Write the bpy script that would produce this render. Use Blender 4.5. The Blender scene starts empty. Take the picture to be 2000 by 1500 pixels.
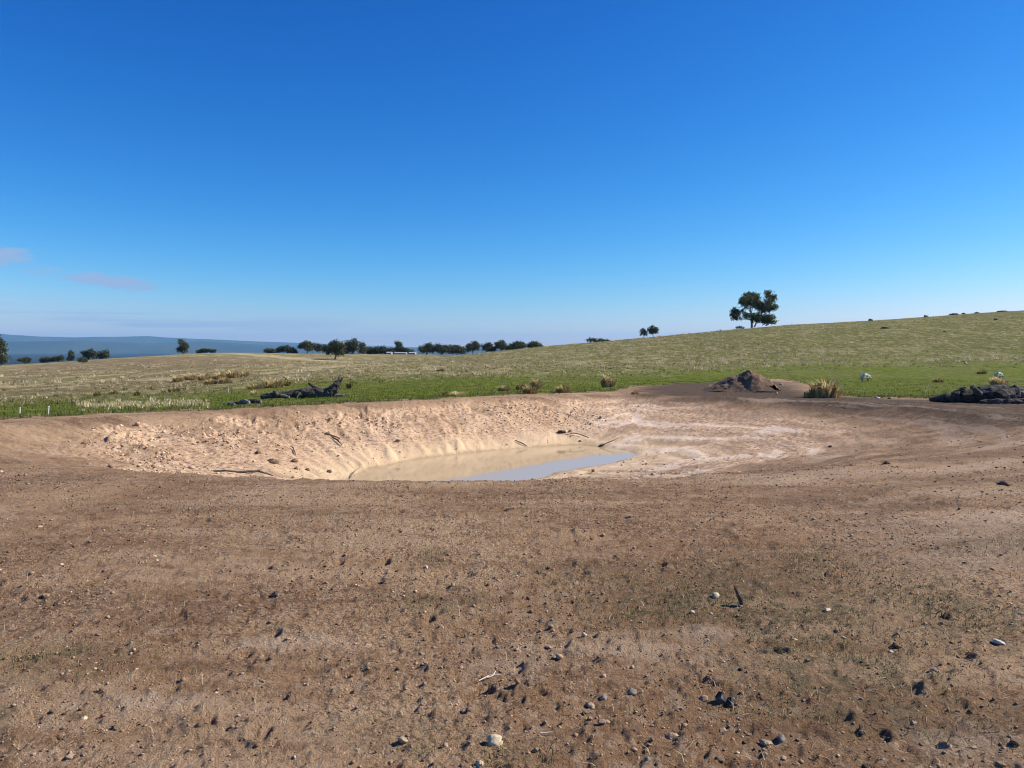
import bpy, math
import numpy as np
from mathutils import Vector

rng = np.random.default_rng(7)
sc = bpy.context.scene
col = sc.collection
EYE = 1.65
PITCH = math.atan(72.0 / 1500.0)
EXPOSURE = 0.55
SUN_AZ, SUN_EL = math.radians(81), math.radians(37)

# ------------------------------------------------------------------ camera
cam_d = bpy.data.cameras.new('camera')
cam_d.sensor_width = 36.0
cam_d.lens = 27.0
cam_d.clip_start = 0.05
cam_d.clip_end = 80000.0
cam = bpy.data.objects.new('camera', cam_d)
col.objects.link(cam)
cam.location = (0, 0, EYE)
cam.rotation_euler = (math.pi / 2 - PITCH, 0, 0)
sc.camera = cam

# ------------------------------------------------------------------ sky
world = bpy.data.worlds.new('World')
sc.world = world
world.use_nodes = True
wn, wl = world.node_tree.nodes, world.node_tree.links
wn.clear()
w_out = wn.new('ShaderNodeOutputWorld')
w_bg = wn.new('ShaderNodeBackground')
w_bg.inputs['Strength'].default_value = 0.077
sky = wn.new('ShaderNodeTexSky')
sky.sky_type = 'NISHITA'
sky.sun_disc = False
sky.sun_elevation = SUN_EL
sky.sun_rotation = SUN_AZ
sky.altitude = 300
sky.air_density = 1.0
sky.dust_density = 0.15
sky.ozone_density = 3.0


def wmath(op, a, b=None, clamp=False):
    n = wn.new('ShaderNodeMath')
    n.operation = op
    n.use_clamp = clamp
    for i, v in enumerate((a, b)):
        if v is None:
            continue
        if isinstance(v, (int, float)):
            n.inputs[i].default_value = v
        else:
            wl.new(v, n.inputs[i])
    return n.outputs[0]


# deep, dry winter blue: the sky's own colours, each channel a little steeper
w_sp = wn.new('ShaderNodeSeparateColor')
wl.new(sky.outputs[0], w_sp.inputs[0])
w_cc = wn.new('ShaderNodeCombineColor')
for _i, (_g, _k) in enumerate([(2.5, 1.42), (1.46, 1.08), (1.0, 1.29)]):
    wl.new(wmath('MULTIPLY', wmath('POWER', wmath('MULTIPLY', w_sp.outputs[_i], 0.12), _g), _k / 0.12), w_cc.inputs[_i])
w_tc = wn.new('ShaderNodeTexCoord')
w_sep = wn.new('ShaderNodeSeparateXYZ')
wl.new(w_tc.outputs['Generated'], w_sep.inputs[0])
w_az = wmath('ARCTAN2', w_sep.outputs['X'], w_sep.outputs['Y'])
w_el = w_sep.outputs['Z']


def wnoise(sa, se, off, detail=4.0):
    cb = wn.new('ShaderNodeCombineXYZ')
    wl.new(wmath('MULTIPLY', w_az, sa), cb.inputs[0])
    wl.new(wmath('MULTIPLY', w_el, se), cb.inputs[1])
    cb.inputs[2].default_value = off
    n = wn.new('ShaderNodeTexNoise')
    n.inputs['Scale'].default_value = 1.0
    n.inputs['Detail'].default_value = detail
    wl.new(cb.outputs[0], n.inputs['Vector'])
    return n.outputs['Fac']


def wsmooth(v, lo, hi):
    n = wn.new('ShaderNodeMapRange')
    n.interpolation_type = 'SMOOTHSTEP'
    n.inputs['From Min'].default_value = lo
    n.inputs['From Max'].default_value = hi
    wl.new(v, n.inputs['Value'])
    return n.outputs[0]


def wellipse(az, el, ra, re, tilt):
    da = wmath('SUBTRACT', w_az, az)
    de = wmath('ADD', wmath('SUBTRACT', w_el, el), wmath('MULTIPLY', da, tilt))
    q = wmath('ADD', wmath('POWER', wmath('DIVIDE', da, ra), 2.0), wmath('POWER', wmath('DIVIDE', de, re), 2.0))
    q = wmath('ADD', q, wmath('MULTIPLY', wmath('SUBTRACT', wnoise(38, 190, 3.1), 0.5), 2.6))
    return wsmooth(q, 1.25, 0.1)


# thin stratus streaks low in the sky, drifting in from the left half of the horizon
side = wsmooth(w_az, 0.12, -0.55)
streak = wmath('MULTIPLY', wsmooth(wnoise(3.2, 95, 0.4), 0.44, 0.66), wsmooth(w_el, 0.062, 0.030))
streak = wmath('MULTIPLY', streak, side)
veil = wmath('MULTIPLY', wmath('MULTIPLY', wsmooth(w_el, 0.075, 0.02), side), 0.30)
puff = wmath('MAXIMUM', wellipse(-0.478, 0.0745, 0.052, 0.0085, 0.10), wellipse(-0.60, 0.098, 0.05, 0.012, 0.0))
puff = wmath('MAXIMUM', wmath('MULTIPLY', puff, 0.95), wmath('MULTIPLY', wellipse(-0.545, 0.084, 0.02, 0.006, 0.0), 0.35))
cl = wmath('MAXIMUM', wmath('MULTIPLY', streak, 0.8), wmath('MAXIMUM', puff, veil), clamp=True)
w_mix = wn.new('ShaderNodeMix')
w_mix.data_type = 'RGBA'
wl.new(cl, w_mix.inputs['Factor'])
wl.new(w_cc.outputs[0], w_mix.inputs[6])
w_mix.inputs[7].default_value = (3.0, 4.3, 6.6, 1)
wl.new(w_mix.outputs[2], w_bg.inputs['Color'])
wl.new(w_bg.outputs[0], w_out.inputs['Surface'])

# ------------------------------------------------------------------ sun
sun_d = bpy.data.lights.new('sun', 'SUN')
sun_d.energy = 5.0
sun_d.angle = math.radians(0.53)
sun_d.color = (1.0, 0.93, 0.82)
sun = bpy.data.objects.new('sun', sun_d)
col.objects.link(sun)
SUN_DIR = Vector((math.sin(SUN_AZ) * math.cos(SUN_EL), math.cos(SUN_AZ) * math.cos(SUN_EL), math.sin(SUN_EL)))
sun.rotation_euler = SUN_DIR.to_track_quat('Z', 'Y').to_euler()
sun.location = (40, 20, 60)

sc.view_settings.view_transform = 'Standard'
sc.view_settings.look = 'None'
sc.view_settings.exposure = EXPOSURE
sc.view_settings.gamma = 1.0
sc.view_settings.use_curve_mapping = False
sc.cycles.filter_width = 1.05
sc.cycles.max_bounces = 5
sc.cycles.diffuse_bounces = 2
sc.cycles.volume_bounces = 0


# ------------------------------------------------------------------ noise
def _hash(ix, iy, seed):
    h = (ix.astype(np.int64) * 374761393 + iy.astype(np.int64) * 668265263 + seed * 1442695041) & 0xFFFFFFFF
    h = ((h ^ (h >> 13)) * 1274126177) & 0xFFFFFFFF
    h = h ^ (h >> 16)
    return (h & 0xFFFF) / 65535.0


def vnoise(x, y, seed=0):
    x = np.asarray(x, float)
    y = np.asarray(y, float)
    ix, iy = np.floor(x), np.floor(y)
    fx, fy = x - ix, y - iy
    ux, uy = fx * fx * fx * (fx * (fx * 6 - 15) + 10), fy * fy * fy * (fy * (fy * 6 - 15) + 10)
    a, b = _hash(ix, iy, seed), _hash(ix + 1, iy, seed)
    c, d = _hash(ix, iy + 1, seed), _hash(ix + 1, iy + 1, seed)
    return ((a * (1 - ux) + b * ux) * (1 - uy) + (c * (1 - ux) + d * ux) * uy) * 2 - 1


def fbm(x, y, seed=0, octv=4, gain=0.5):
    s, a, t = 0.0, 1.0, 0.0
    for i in range(octv):
        k = 2.03 ** i
        s = s + a * vnoise(x * k + 17.3 * i, y * k - 9.1 * i, seed + i)
        t += a
        a *= gain
    return s / t


def sstep(v, lo, hi):
    t = np.clip((v - lo) / (hi - lo), 0, 1)
    return t * t * (3 - 2 * t)


# ------------------------------------------------------------------ terrain heights
# how far the land lies above or below the camera's feet, by bearing and distance
T_D = [0.5, 5, 10, 20, 30, 45, 80, 140, 260, 330, 450, 700, 1500, 4000, 9000, 24000]
T_U = [-0.667, -0.4, -0.2, -0.1, 0.04, 0.2, 0.333, 0.5, 0.667]
T_Z = [
    [0, 0, -.08, -.28, -.75, -1.56, -2.60, -3.86, -5.98, -7.1, -8.95, -20, -60, -90, -100, -110],
    [0, 0, -.08, -.28, -.65, -1.27, -1.93, -2.27, -2.5, -1.9, -.75, -8, -50, -90, -100, -110],
    [0, 0, -.08, -.25, -.45, -.92, -1.35, -2.0, -3.2, -5.4, -2.0, -6, -40, -90, -100, -110],
    [0, 0, -.08, -.25, -.40, -.81, -1.28, -1.52, -1.85, -3.2, -2.3, -6, -40, -90, -100, -110],
    [0, 0, -.08, -.25, -.40, -.82, -1.35, -1.43, 2.0, 1.6, -4, -10, -40, -90, -100, -110],
    [0, 0, -.08, -.25, -.42, -.82, -1.40, -.87, 5.6, 6.0, 2, -5, -40, -90, -100, -110],
    [0, 0, -.08, -.25, -.46, -.90, -1.50, -.40, 9.1, 9.8, 6, 0, -40, -90, -100, -110],
    [0, 0, -.08, -.25, -.46, -.95, -1.55, -.10, 11.5, 13, 10, 3, -40, -90, -100, -110],
    [0, 0, -.08, -.25, -.46, -1.0, -1.65, .06, 14.8, 17, 14, 5, -40, -90, -100, -110],
]
_az_t = np.degrees(np.arctan(np.array(T_U)))
_tz = np.array(T_Z)
LR0, LR1, NR = math.log(0.5), math.log(24000), 500
_lr = np.linspace(LR0, LR1, NR)
_ag = np.linspace(-180, 180, 721)
_rows = []
for _i in range(len(T_U)):
    _rad = np.array(T_D) / math.cos(math.radians(_az_t[_i]))
    _rows.append(np.interp(_lr, np.log(_rad), _tz[_i]))
_rows = np.array(_rows)
_back = _rows.mean(axis=0)
_azs = np.concatenate([[-180, -90], _az_t, [90, 180]])
_all = np.vstack([_back, 0.5 * _back + 0.5 * _rows[0], _rows, 0.5 * _back + 0.5 * _rows[-1], _back])
TAB = np.array([np.interp(_ag, _azs, _all[:, j]) for j in range(NR)]).T


def _blur(a, n, axis):
    k = np.hanning(2 * n + 3)[1:-1]
    k /= k.sum()
    p = np.pad(a, [(n, n) if i == axis else (0, 0) for i in range(2)], mode='edge')
    out = np.zeros_like(a)
    for i, w in enumerate(k):
        out += w * (p[i:i + a.shape[0], :] if axis == 0 else p[:, i:i + a.shape[1]])
    return out


TAB = _blur(_blur(TAB, 9, 0), 9, 1)


def base_h(x, y):
    x = np.asarray(x, float)
    y = np.asarray(y, float)
    r = np.maximum(np.hypot(x, y), 0.5001)
    a = np.degrees(np.arctan2(x, y))
    fa = np.clip((a + 180) / 0.5, 0, 719.999)
    fr = np.clip((np.log(r) - LR0) / (LR1 - LR0) * (NR - 1), 0, NR - 1.001)
    ia, ir = fa.astype(int), fr.astype(int)
    ta, tr = fa - ia, fr - ir
    z = (TAB[ia, ir] * (1 - ta) + TAB[ia + 1, ir] * ta) * (1 - tr) + (TAB[ia, ir + 1] * (1 - ta) + TAB[ia + 1, ir + 1] * ta) * tr
    return z


def ray(px, py):
    dx, dy = (px - 1000) / 1500.0, (750 - py) / 1500.0
    return np.array([dx, math.cos(PITCH) + dy * math.sin(PITCH), -math.sin(PITCH) + dy * math.cos(PITCH)])


def hit(px, py, hfun):
    d = ray(px, py)
    ts = np.exp(np.linspace(math.log(1.2), math.log(700), 2500))
    zz = EYE + d[2] * ts
    gz = hfun(d[0] * ts, d[1] * ts)
    below = np.nonzero(zz <= gz)[0]
    if len(below) == 0:
        t = 450.0
    else:
        i = max(below[0], 1)
        e0, e1 = zz[i - 1] - gz[i - 1], zz[i] - gz[i]
        t = ts[i - 1] + (ts[i] - ts[i - 1]) * e0 / (e0 - e1 + 1e-12)
    return np.array([d[0] * t, d[1] * t])


def base_hit(px, py):
    return hit(px, py, base_h)


def at_depth(px, depth):
    d = ray(px, 678)
    return np.array([d[0] / d[1] * depth, depth])


def z_at(py, depth):
    d = ray(1000, py)
    return EYE + d[2] / d[1] * depth


# ---- polygons
def smooth_poly(pts, sub=8):
    p = np.array(pts, float)
    n = len(p)
    out = []
    for i in range(n):
        p0, p1, p2, p3 = p[i - 1], p[i], p[(i + 1) % n], p[(i + 2) % n]
        for k in range(sub):
            t = k / sub
            out.append(0.5 * ((2 * p1) + (-p0 + p2) * t + (2 * p0 - 5 * p1 + 4 * p2 - p3) * t * t + (-p0 + 3 * p1 - 3 * p2 + p3) * t ** 3))
    return np.array(out)


def poly_dist(x, y, poly):
    """distance to outline, arc position of the nearest outline point, inside flag"""
    best = np.full(x.shape, 1e18)
    arc = np.zeros(x.shape)
    inside = np.zeros(x.shape, bool)
    acc = 0.0
    n = len(poly)
    for i in range(n):
        ax, ay = poly[i]
        bx, by = poly[(i + 1) % n]
        ex, ey = bx - ax, by - ay
        L2 = ex * ex + ey * ey + 1e-12
        t = np.clip(((x - ax) * ex + (y - ay) * ey) / L2, 0, 1)
        d2 = (x - ax - t * ex) ** 2 + (y - ay - t * ey) ** 2
        m = d2 < best
        best = np.where(m, d2, best)
        arc = np.where(m, acc + t * math.sqrt(L2), arc)
        acc += math.sqrt(L2)
        c = ((ay > y) != (by > y)) & (x < ex * (y - ay) / (by - ay + 1e-15) + ax)
        inside ^= c
    return np.sqrt(best), arc, inside


RIM = smooth_poly([base_hit(*p) for p in [
    (-110, 876), (-30, 842), (110, 826), (300, 815), (440, 807), (600, 797), (760, 789), (900, 783), (1050, 777), (1180, 773),
    (1270, 774), (1420, 780), (1680, 790), (1930, 815), (2060, 850), (1860, 892), (1540, 915), (1280, 934), (1000, 938),
    (690, 937), (450, 932), (250, 920), (60, 903)]])
ZW = -1.86


def wpt(px, py):
    d = ray(px, py)
    t = (ZW - EYE) / d[2]
    return np.array([d[0] * t, d[1] * t])


POOL = smooth_poly([wpt(*p) for p in [(683, 938), (700, 929), (740, 915), (830, 896), (960, 881), (1050, 874), (1130, 870), (1200, 877),
                                      (1243, 889), (1190, 905), (1100, 920), (1045, 937)]]
                   + [np.array([-0.4, 19.7]), np.array([-2.4, 19.4]), np.array([-4.3, 19.8])])


def dam_fields(x, y):
    """t: 0 at rim .. 1 at water's edge; s arc along rim; inside flag"""
    t = np.zeros(x.shape)
    s = np.zeros(x.shape)
    dr_all = np.full(x.shape, -50.0)
    m = (x > RIM[:, 0].min() - 6) & (x < RIM[:, 0].max() + 12) & (y > RIM[:, 1].min() - 5) & (y < RIM[:, 1].max() + 6)
    if not m.any():
        return t, s, dr_all
    xs, ys = x[m], y[m]
    dr, arc, ins = poly_dist(xs, ys, RIM)
    dw, _, inw = poly_dist(xs, ys, POOL)
    tt = np.where(inw, 1 + np.minimum(dw, 2.0) * 0.18, dr / (dr + dw + 1e-9))
    t[m] = np.where(ins, tt, 0)
    s[m] = arc
    dr_all[m] = np.where(ins, dr, -dr)
    return t, s, dr_all


# grass boundary (bare soil in front, pasture behind) and end of the lush strip, by bearing
GB = [(-200, 824), (0, 820), (200, 807), (400, 802), (600, 791), (850, 778), (1000, 771), (1200, 764), (1235, 755), (1300, 751), (1380, 747),
      (1520, 741), (1575, 750), (1600, 770), (1700, 777), (1850, 780), (2000, 786), (2200, 790)]
LB = [(-200, 797), (0, 791), (200, 783), (400, 770), (500, 757), (600, 747), (800, 740), (1000, 735), (1300, 728), (1500, 720), (1750, 714),
      (2000, 711), (2200, 710)]


def by_az(pts):
    w = np.array([base_hit(*p) for p in pts])
    return np.degrees(np.arctan2(w[:, 0], w[:, 1])), np.hypot(w[:, 0], w[:, 1])


GB_A, GB_R = by_az(GB)
LB_A, LB_R = by_az(LB)
DARK_PX = [p for p in [(1235, 757), (1300, 748), (1400, 745), (1530, 742), (1600, 771), (1800, 781), (2100, 790), (2200, 850),
                                        (2000, 838), (1750, 822), (1500, 800), (1330, 790), (1240, 773)]]
PATCH = [(1500, 1170, 300, 75, 1.0), (1260, 1185, 130, 42, .9), (870, 1180, 110, 26, .7), (100, 1288, 140, 38, 1.0), (1640, 1330, 260, 120, .9),
         (1850, 1190, 180, 80, .8), (0, 1392, 40, 20, 1.0), (1130, 1120, 150, 22, .5), (850, 1085, 60, 14, .6), (770, 1430, 140, 40, .5),
         (1000, 1480, 90, 30, .7), (1560, 1090, 150, 30, .5), (1900, 1060, 140, 25, .5), (600, 1010, 140, 8, .3), (300, 985, 250, 8, .3)]
PATCH_W = []
for (_px, _py, _rx, _ry, _w) in PATCH:
    _c = base_hit(_px, _py)
    _e = base_hit(_px, _py - _ry)
    _f = base_hit(_px, _py + _ry)
    PATCH_W.append((_c[0], _c[1], _rx / 1500 * _c[1], 0.5 * (_e[1] - _f[1]), _w))
DENTS = [(945, 1320, .03), (1032, 1334, .05), (1055, 1352, .04), (1235, 1350, .03), (690, 1345, .06), (1800, 1330, .05),
         (330, 1340, .05), (1540, 1160, .07), (1830, 1155, .06), (1870, 1135, .05), (1640, 1400, .05)]
DENT_W = [(*base_hit(a, b), r) for a, b, r in DENTS]


def coarse_h(x, y):
    x = np.asarray(x, float)
    y = np.asarray(y, float)
    z = base_h(x, y)
    t, s, dr = dam_fields(x, y)
    f = np.where(t < 1, t, t)
    prof = np.clip(f, 0, 1) * 0.93 + 0.07 * sstep(f, 0, 0.18) - 0.0 + np.maximum(f - 1, 0)
    return z + (ZW - 0.0 - z) * prof * (t > 0) , t, s, dr


def coarse_only(x, y):
    return coarse_h(np.asarray(x, float), np.asarray(y, float))[0]


def full_h(x, y):
    x = np.asarray(x, float)
    y = np.asarray(y, float)
    z, t, s, dr = coarse_h(x, y)
    r = np.hypot(x, y)
    a = np.degrees(np.arctan2(x, y))
    rb = np.interp(a, GB_A, GB_R)
    soil = sstep(rb - r, -0.6, 0.6)
    near = sstep(r, 60, 25)
    # gentle undulation, wheel-smoothed ridges, clods
    z = z + 0.022 * fbm(x * .55, y * .55, 3, 3) * near
    z = z + soil * near * (0.020 * fbm(x * 2.3, y * 2.3, 11, 4) + 0.018 * fbm(x * 8, y * 8, 23, 3))
    fine = sstep(r, 14, 6) * soil
    z = z + fine * (0.015 * fbm(x * 26, y * 26, 31, 3) + 0.026 * np.maximum(fbm(x * 12, y * 12, 37, 3) - 0.12, 0))
    # dam banks: a ragged shoulder of clods, rills running down the slope, smoother toe
    ins = (t > 0) & (t < 1.05)
    left = sstep(x - 0.9 * (y - 26), 2, -8)
    rill = fbm(s * 1.9, t * 1.3, 41, 3)
    clod = .45 * np.maximum(fbm(x * 1.6, y * 1.6, 47, 5, .65), -0.1) + 0.65 * np.maximum(fbm(x * 8.5, y * 8.5, 53, 3, .6), -.1) * (.4 + sstep(fbm(x * .9, y * .9, 57, 3), -.1, .35))
    wv = s + .35 * fbm(x * .8, y * .8, 49, 3)
    rib = np.abs(vnoise(wv * 2.2 + 1.2 * t, t * 1.6, 43)) * .5 + .5 * vnoise(wv * 6.5 + 3 * t, t * 2.2, 45)
    z = z + np.where(ins, 0.070 * rib * sstep(t, .10, .3) * sstep(t, 1.0, .9) * sstep(x, 6, 3), 0)
    upper = sstep(t, .02, .12) * sstep(t, .85, .25)
    z = z + np.where(ins, (0.30 + 0.7 * left) * (0.10 * rill * sstep(t, .02, .2) * sstep(t, 1.0, .8) + 0.20 * clod * upper)
                     + 0.030 * fbm(s * 6, t * 5, 59, 3) * sstep(t, .03, .2) * sstep(t, 1.0, .85), 0)
    # tyre ridges that curve along the right-hand ramp
    ramp = ins * sstep(x, 2.5, 5.0) * sstep(t, .05, .2) * sstep(t, 1.0, .8)
    z = z + ramp * 0.020 * vnoise(dr * 3.6 + 0.5 * fbm(x, y, 61, 2), s * .35, 67)
    z = z + np.exp(-(dr / 1.1) ** 2) * sstep(y, 16, 12) * (.03 * fbm(x * 1.1, y * 1.1, 73, 4) + .02 * np.maximum(fbm(x * 4, y * 4, 75, 3), 0))
    # spill of clods along the rim crest
    lip = np.exp(-(dr / 0.7) ** 2) * sstep(y, 14, 19)
    z = z + lip * (0.05 + 0.09 * np.maximum(fbm(x * 3, y * 3, 71, 3), 0))
    # pasture: tufty
    z = z + (1 - soil) * (0.06 * fbm(x * .8, y * .8, 81, 3) * sstep(r, 400, 60) + 0.25 * fbm(x * .07, y * .07, 83, 3) * sstep(r, 20, 90) * sstep(r, 900, 300))
    hm = r < 15
    if hm.any():
        hx, hy = x[hm] * 1.7, y[hm] * 1.7
        cx, cy = np.floor(hx), np.floor(hy)
        dent = np.zeros(hx.shape)
        for ox in (-1, 0, 1):
            for oy in (-1, 0, 1):
                jx, jy = _hash(cx + ox, cy + oy, 201), _hash(cx + ox, cy + oy, 203)
                on = _hash(cx + ox, cy + oy, 205) < .45
                th_ = _hash(cx + ox, cy + oy, 207) * 6.28
                ax, ay = (hx - cx - ox - jx) / 1.7, (hy - cy - oy - jy) / 1.7
                u_, v_ = ax * np.cos(th_) + ay * np.sin(th_), -ax * np.sin(th_) + ay * np.cos(th_)
                q = np.sqrt((u_ / .062) ** 2 + (v_ / .045) ** 2)
                dent = dent + on * (-.022 * sstep(q, 1.15, .6) + .010 * np.exp(-((q - 1.45) / .35) ** 2))
        z[hm] = z[hm] + dent * soil[hm] * sstep(t[hm], .05, 0)
    for (dx, dy, rr) in DENT_W:
        q = ((x - dx) ** 2 + (y - dy) ** 2) / rr ** 2
        z = z - 0.33 * rr * np.exp(-q) * (1 + .5 * fbm(x * 22, y * 22, 91, 2)) + 0.18 * rr * np.exp(-(np.sqrt(q) - 1.5) ** 2 * 3)
    return z


def ghit(px, py):
    return hit(px, py, coarse_only)


def gz(x, y):
    return float(full_h(np.array([x]), np.array([y]))[0])


# ------------------------------------------------------------------ mesh helpers
def link_mesh(name, verts, faces, mat, parent=None, smooth=False, attrs=None):
    verts = np.asarray(verts, np.float32)
    me = bpy.data.meshes.new(name)
    if isinstance(faces, np.ndarray):
        nf, k = faces.shape
        me.vertices.add(len(verts))
        me.vertices.foreach_set('co', verts.ravel())
        me.loops.add(nf * k)
        me.loops.foreach_set('vertex_index', faces.astype(np.int32).ravel())
        me.polygons.add(nf)
        me.polygons.foreach_set('loop_start', np.arange(0, nf * k, k, dtype=np.int32))
        me.polygons.foreach_set('loop_total', np.full(nf, k, np.int32))
        me.update(calc_edges=True)
    else:
        me.from_pydata(verts.tolist(), [], faces)
        me.update()
    if attrs:
        for an, (kind, data) in attrs.items():
            at = me.attributes.new(an, kind, 'POINT')
            at.data.foreach_set('color' if kind == 'FLOAT_COLOR' else 'value', np.asarray(data, np.float32).ravel())
    if smooth:
        me.polygons.foreach_set('use_smooth', np.ones(len(me.polygons), bool))
    me.materials.append(mat)
    o = bpy.data.objects.new(name, me)
    col.objects.link(o)
    if parent is not None:
        o.parent = parent
    return o


def tag(o, label, cat, group=None):
    o['label'] = label
    o['category'] = cat
    if group:
        o['group'] = group
    return o


def thing(name, loc, label, cat, group=None, rz=0.0):
    o = bpy.data.objects.new(name, None)
    o.empty_display_size = 0.2
    col.objects.link(o)
    o.location = loc
    o.rotation_euler = (0, 0, rz)
    return tag(o, label, cat, group)


def tube(path, radii, n=8, wob=0.0, seed=0, cap=True):
    """verts, faces of a bent tapering tube"""
    P = np.array(path, float)
    R = np.array(radii, float)
    g = np.random.default_rng(seed)
    vs, fs = [], []
    up = np.array([0.13, 0.31, 0.94])
    for i in range(len(P)):
        d = P[min(i + 1, len(P) - 1)] - P[max(i - 1, 0)]
        d /= np.linalg.norm(d) + 1e-9
        a = np.cross(d, up)
        if np.linalg.norm(a) < .1:
            a = np.cross(d, [1, 0, 0])
        a /= np.linalg.norm(a)
        b = np.cross(d, a)
        for k in range(n):
            th = 2 * math.pi * k / n
            rr = R[i] * (1 + wob * g.normal())
            vs.append(P[i] + rr * (math.cos(th) * a + math.sin(th) * b))
    for i in range(len(P) - 1):
        for k in range(n):
            k2 = (k + 1) % n
            fs.append((i * n + k, i * n + k2, (i + 1) * n + k2, (i + 1) * n + k))
    if cap:
        fs.append(tuple(range(n))[::-1])
        fs.append(tuple((len(P) - 1) * n + k for k in range(n)))
    return vs, fs


def resample(path, radii, m):
    P = np.array(path, float)
    d = np.concatenate([[0], np.cumsum(np.linalg.norm(np.diff(P, axis=0), axis=1))])
    q = np.linspace(0, d[-1], m)
    # light smoothing via interpolation of a Catmull-like blend
    out = np.array([np.interp(q, d, P[:, j]) for j in range(3)]).T
    return out, np.interp(q, d, np.array(radii, float))


def join(parts):
    V, F = [], []
    for v, f in parts:
        b = len(V)
        V.extend([tuple(p) for p in v])
        F.extend([tuple(i + b for i in q) for q in f])
    return V, F


# ------------------------------------------------------------------ materials
class NT:
    def __init__(self, name, flat=False):
        self.flat = flat
        self.m = bpy.data.materials.new(name)
        self.m.use_nodes = True
        self.n, self.l = self.m.node_tree.nodes, self.m.node_tree.links
        self.bsdf = self.n['Principled BSDF']
        self.out = self.n['Material Output']
        self.geo = self.n.new('ShaderNodeNewGeometry')

    def inp(self, sock, v):
        if v is None:
            return
        if isinstance(v, (int, float)):
            sock.default_value = v
        elif isinstance(v, tuple):
            sock.default_value = v if len(v) != 3 or sock.type == 'VECTOR' else (*v, 1)
        else:
            self.l.new(v, sock)

    def math(self, op, a, b=None, clamp=False):
        n = self.n.new('ShaderNodeMath')
        n.operation = op
        n.use_clamp = clamp
        self.inp(n.inputs[0], a)
        self.inp(n.inputs[1], b)
        return n.outputs[0]

    def mix(self, f, a, b, mode='MIX'):
        n = self.n.new('ShaderNodeMix')
        n.data_type = 'RGBA'
        n.blend_type = mode
        self.inp(n.inputs['Factor'], f)
        self.inp(n.inputs[6], a)
        self.inp(n.inputs[7], b)
        return n.outputs[2]

    def pos(self, sx=1, sy=1, sz=1, obj=False):
        n = self.n.new('ShaderNodeMapping')
        n.inputs['Scale'].default_value = (sx, sy, sz)
        if obj:
            tc = self.n.new('ShaderNodeTexCoord')
            self.l.new(tc.outputs['Object'], n.inputs[0])
        else:
            self.l.new(self.geo.outputs['Position'], n.inputs[0])
        return n.outputs[0]

    def noise(self, scale, vec=None, detail=4, rough=0.55, dist=0.0):
        n = self.n.new('ShaderNodeTexNoise')
        n.inputs['Scale'].default_value = scale
        n.inputs['Detail'].default_value = detail
        n.inputs['Roughness'].default_value = rough
        n.inputs['Distortion'].default_value = dist
        if self.flat:
            n.noise_dimensions = '2D'
        self.l.new(vec if vec is not None else self.pos(), n.inputs['Vector'])
        return n.outputs['Fac']

    def ms(self, v, lo, hi):
        n = self.n.new('ShaderNodeMapRange')
        n.interpolation_type = 'SMOOTHSTEP'
        n.inputs['From Min'].default_value = lo
        n.inputs['From Max'].default_value = hi
        self.l.new(v, n.inputs['Value'])
        return n.outputs[0]

    def attr(self, name):
        n = self.n.new('ShaderNodeAttribute')
        n.attribute_name = name
        return n

    def bump(self, h, strength, dist, normal=None):
        n = self.n.new('ShaderNodeBump')
        n.inputs['Strength'].default_value = strength
        n.inputs['Distance'].default_value = dist
        self.l.new(h, n.inputs['Height'])
        if normal is not None:
            self.l.new(normal, n.inputs['Normal'])
        return n.outputs[0]

    def done(self, color, rough=0.9, normal=None, spec=0.15):
        self.inp(self.bsdf.inputs['Base Color'], color)
        self.inp(self.bsdf.inputs['Roughness'], rough)
        self.bsdf.inputs['Specular IOR Level'].default_value = spec
        if normal is not None:
            self.l.new(normal, self.bsdf.inputs['Normal'])
        return self.m


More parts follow.
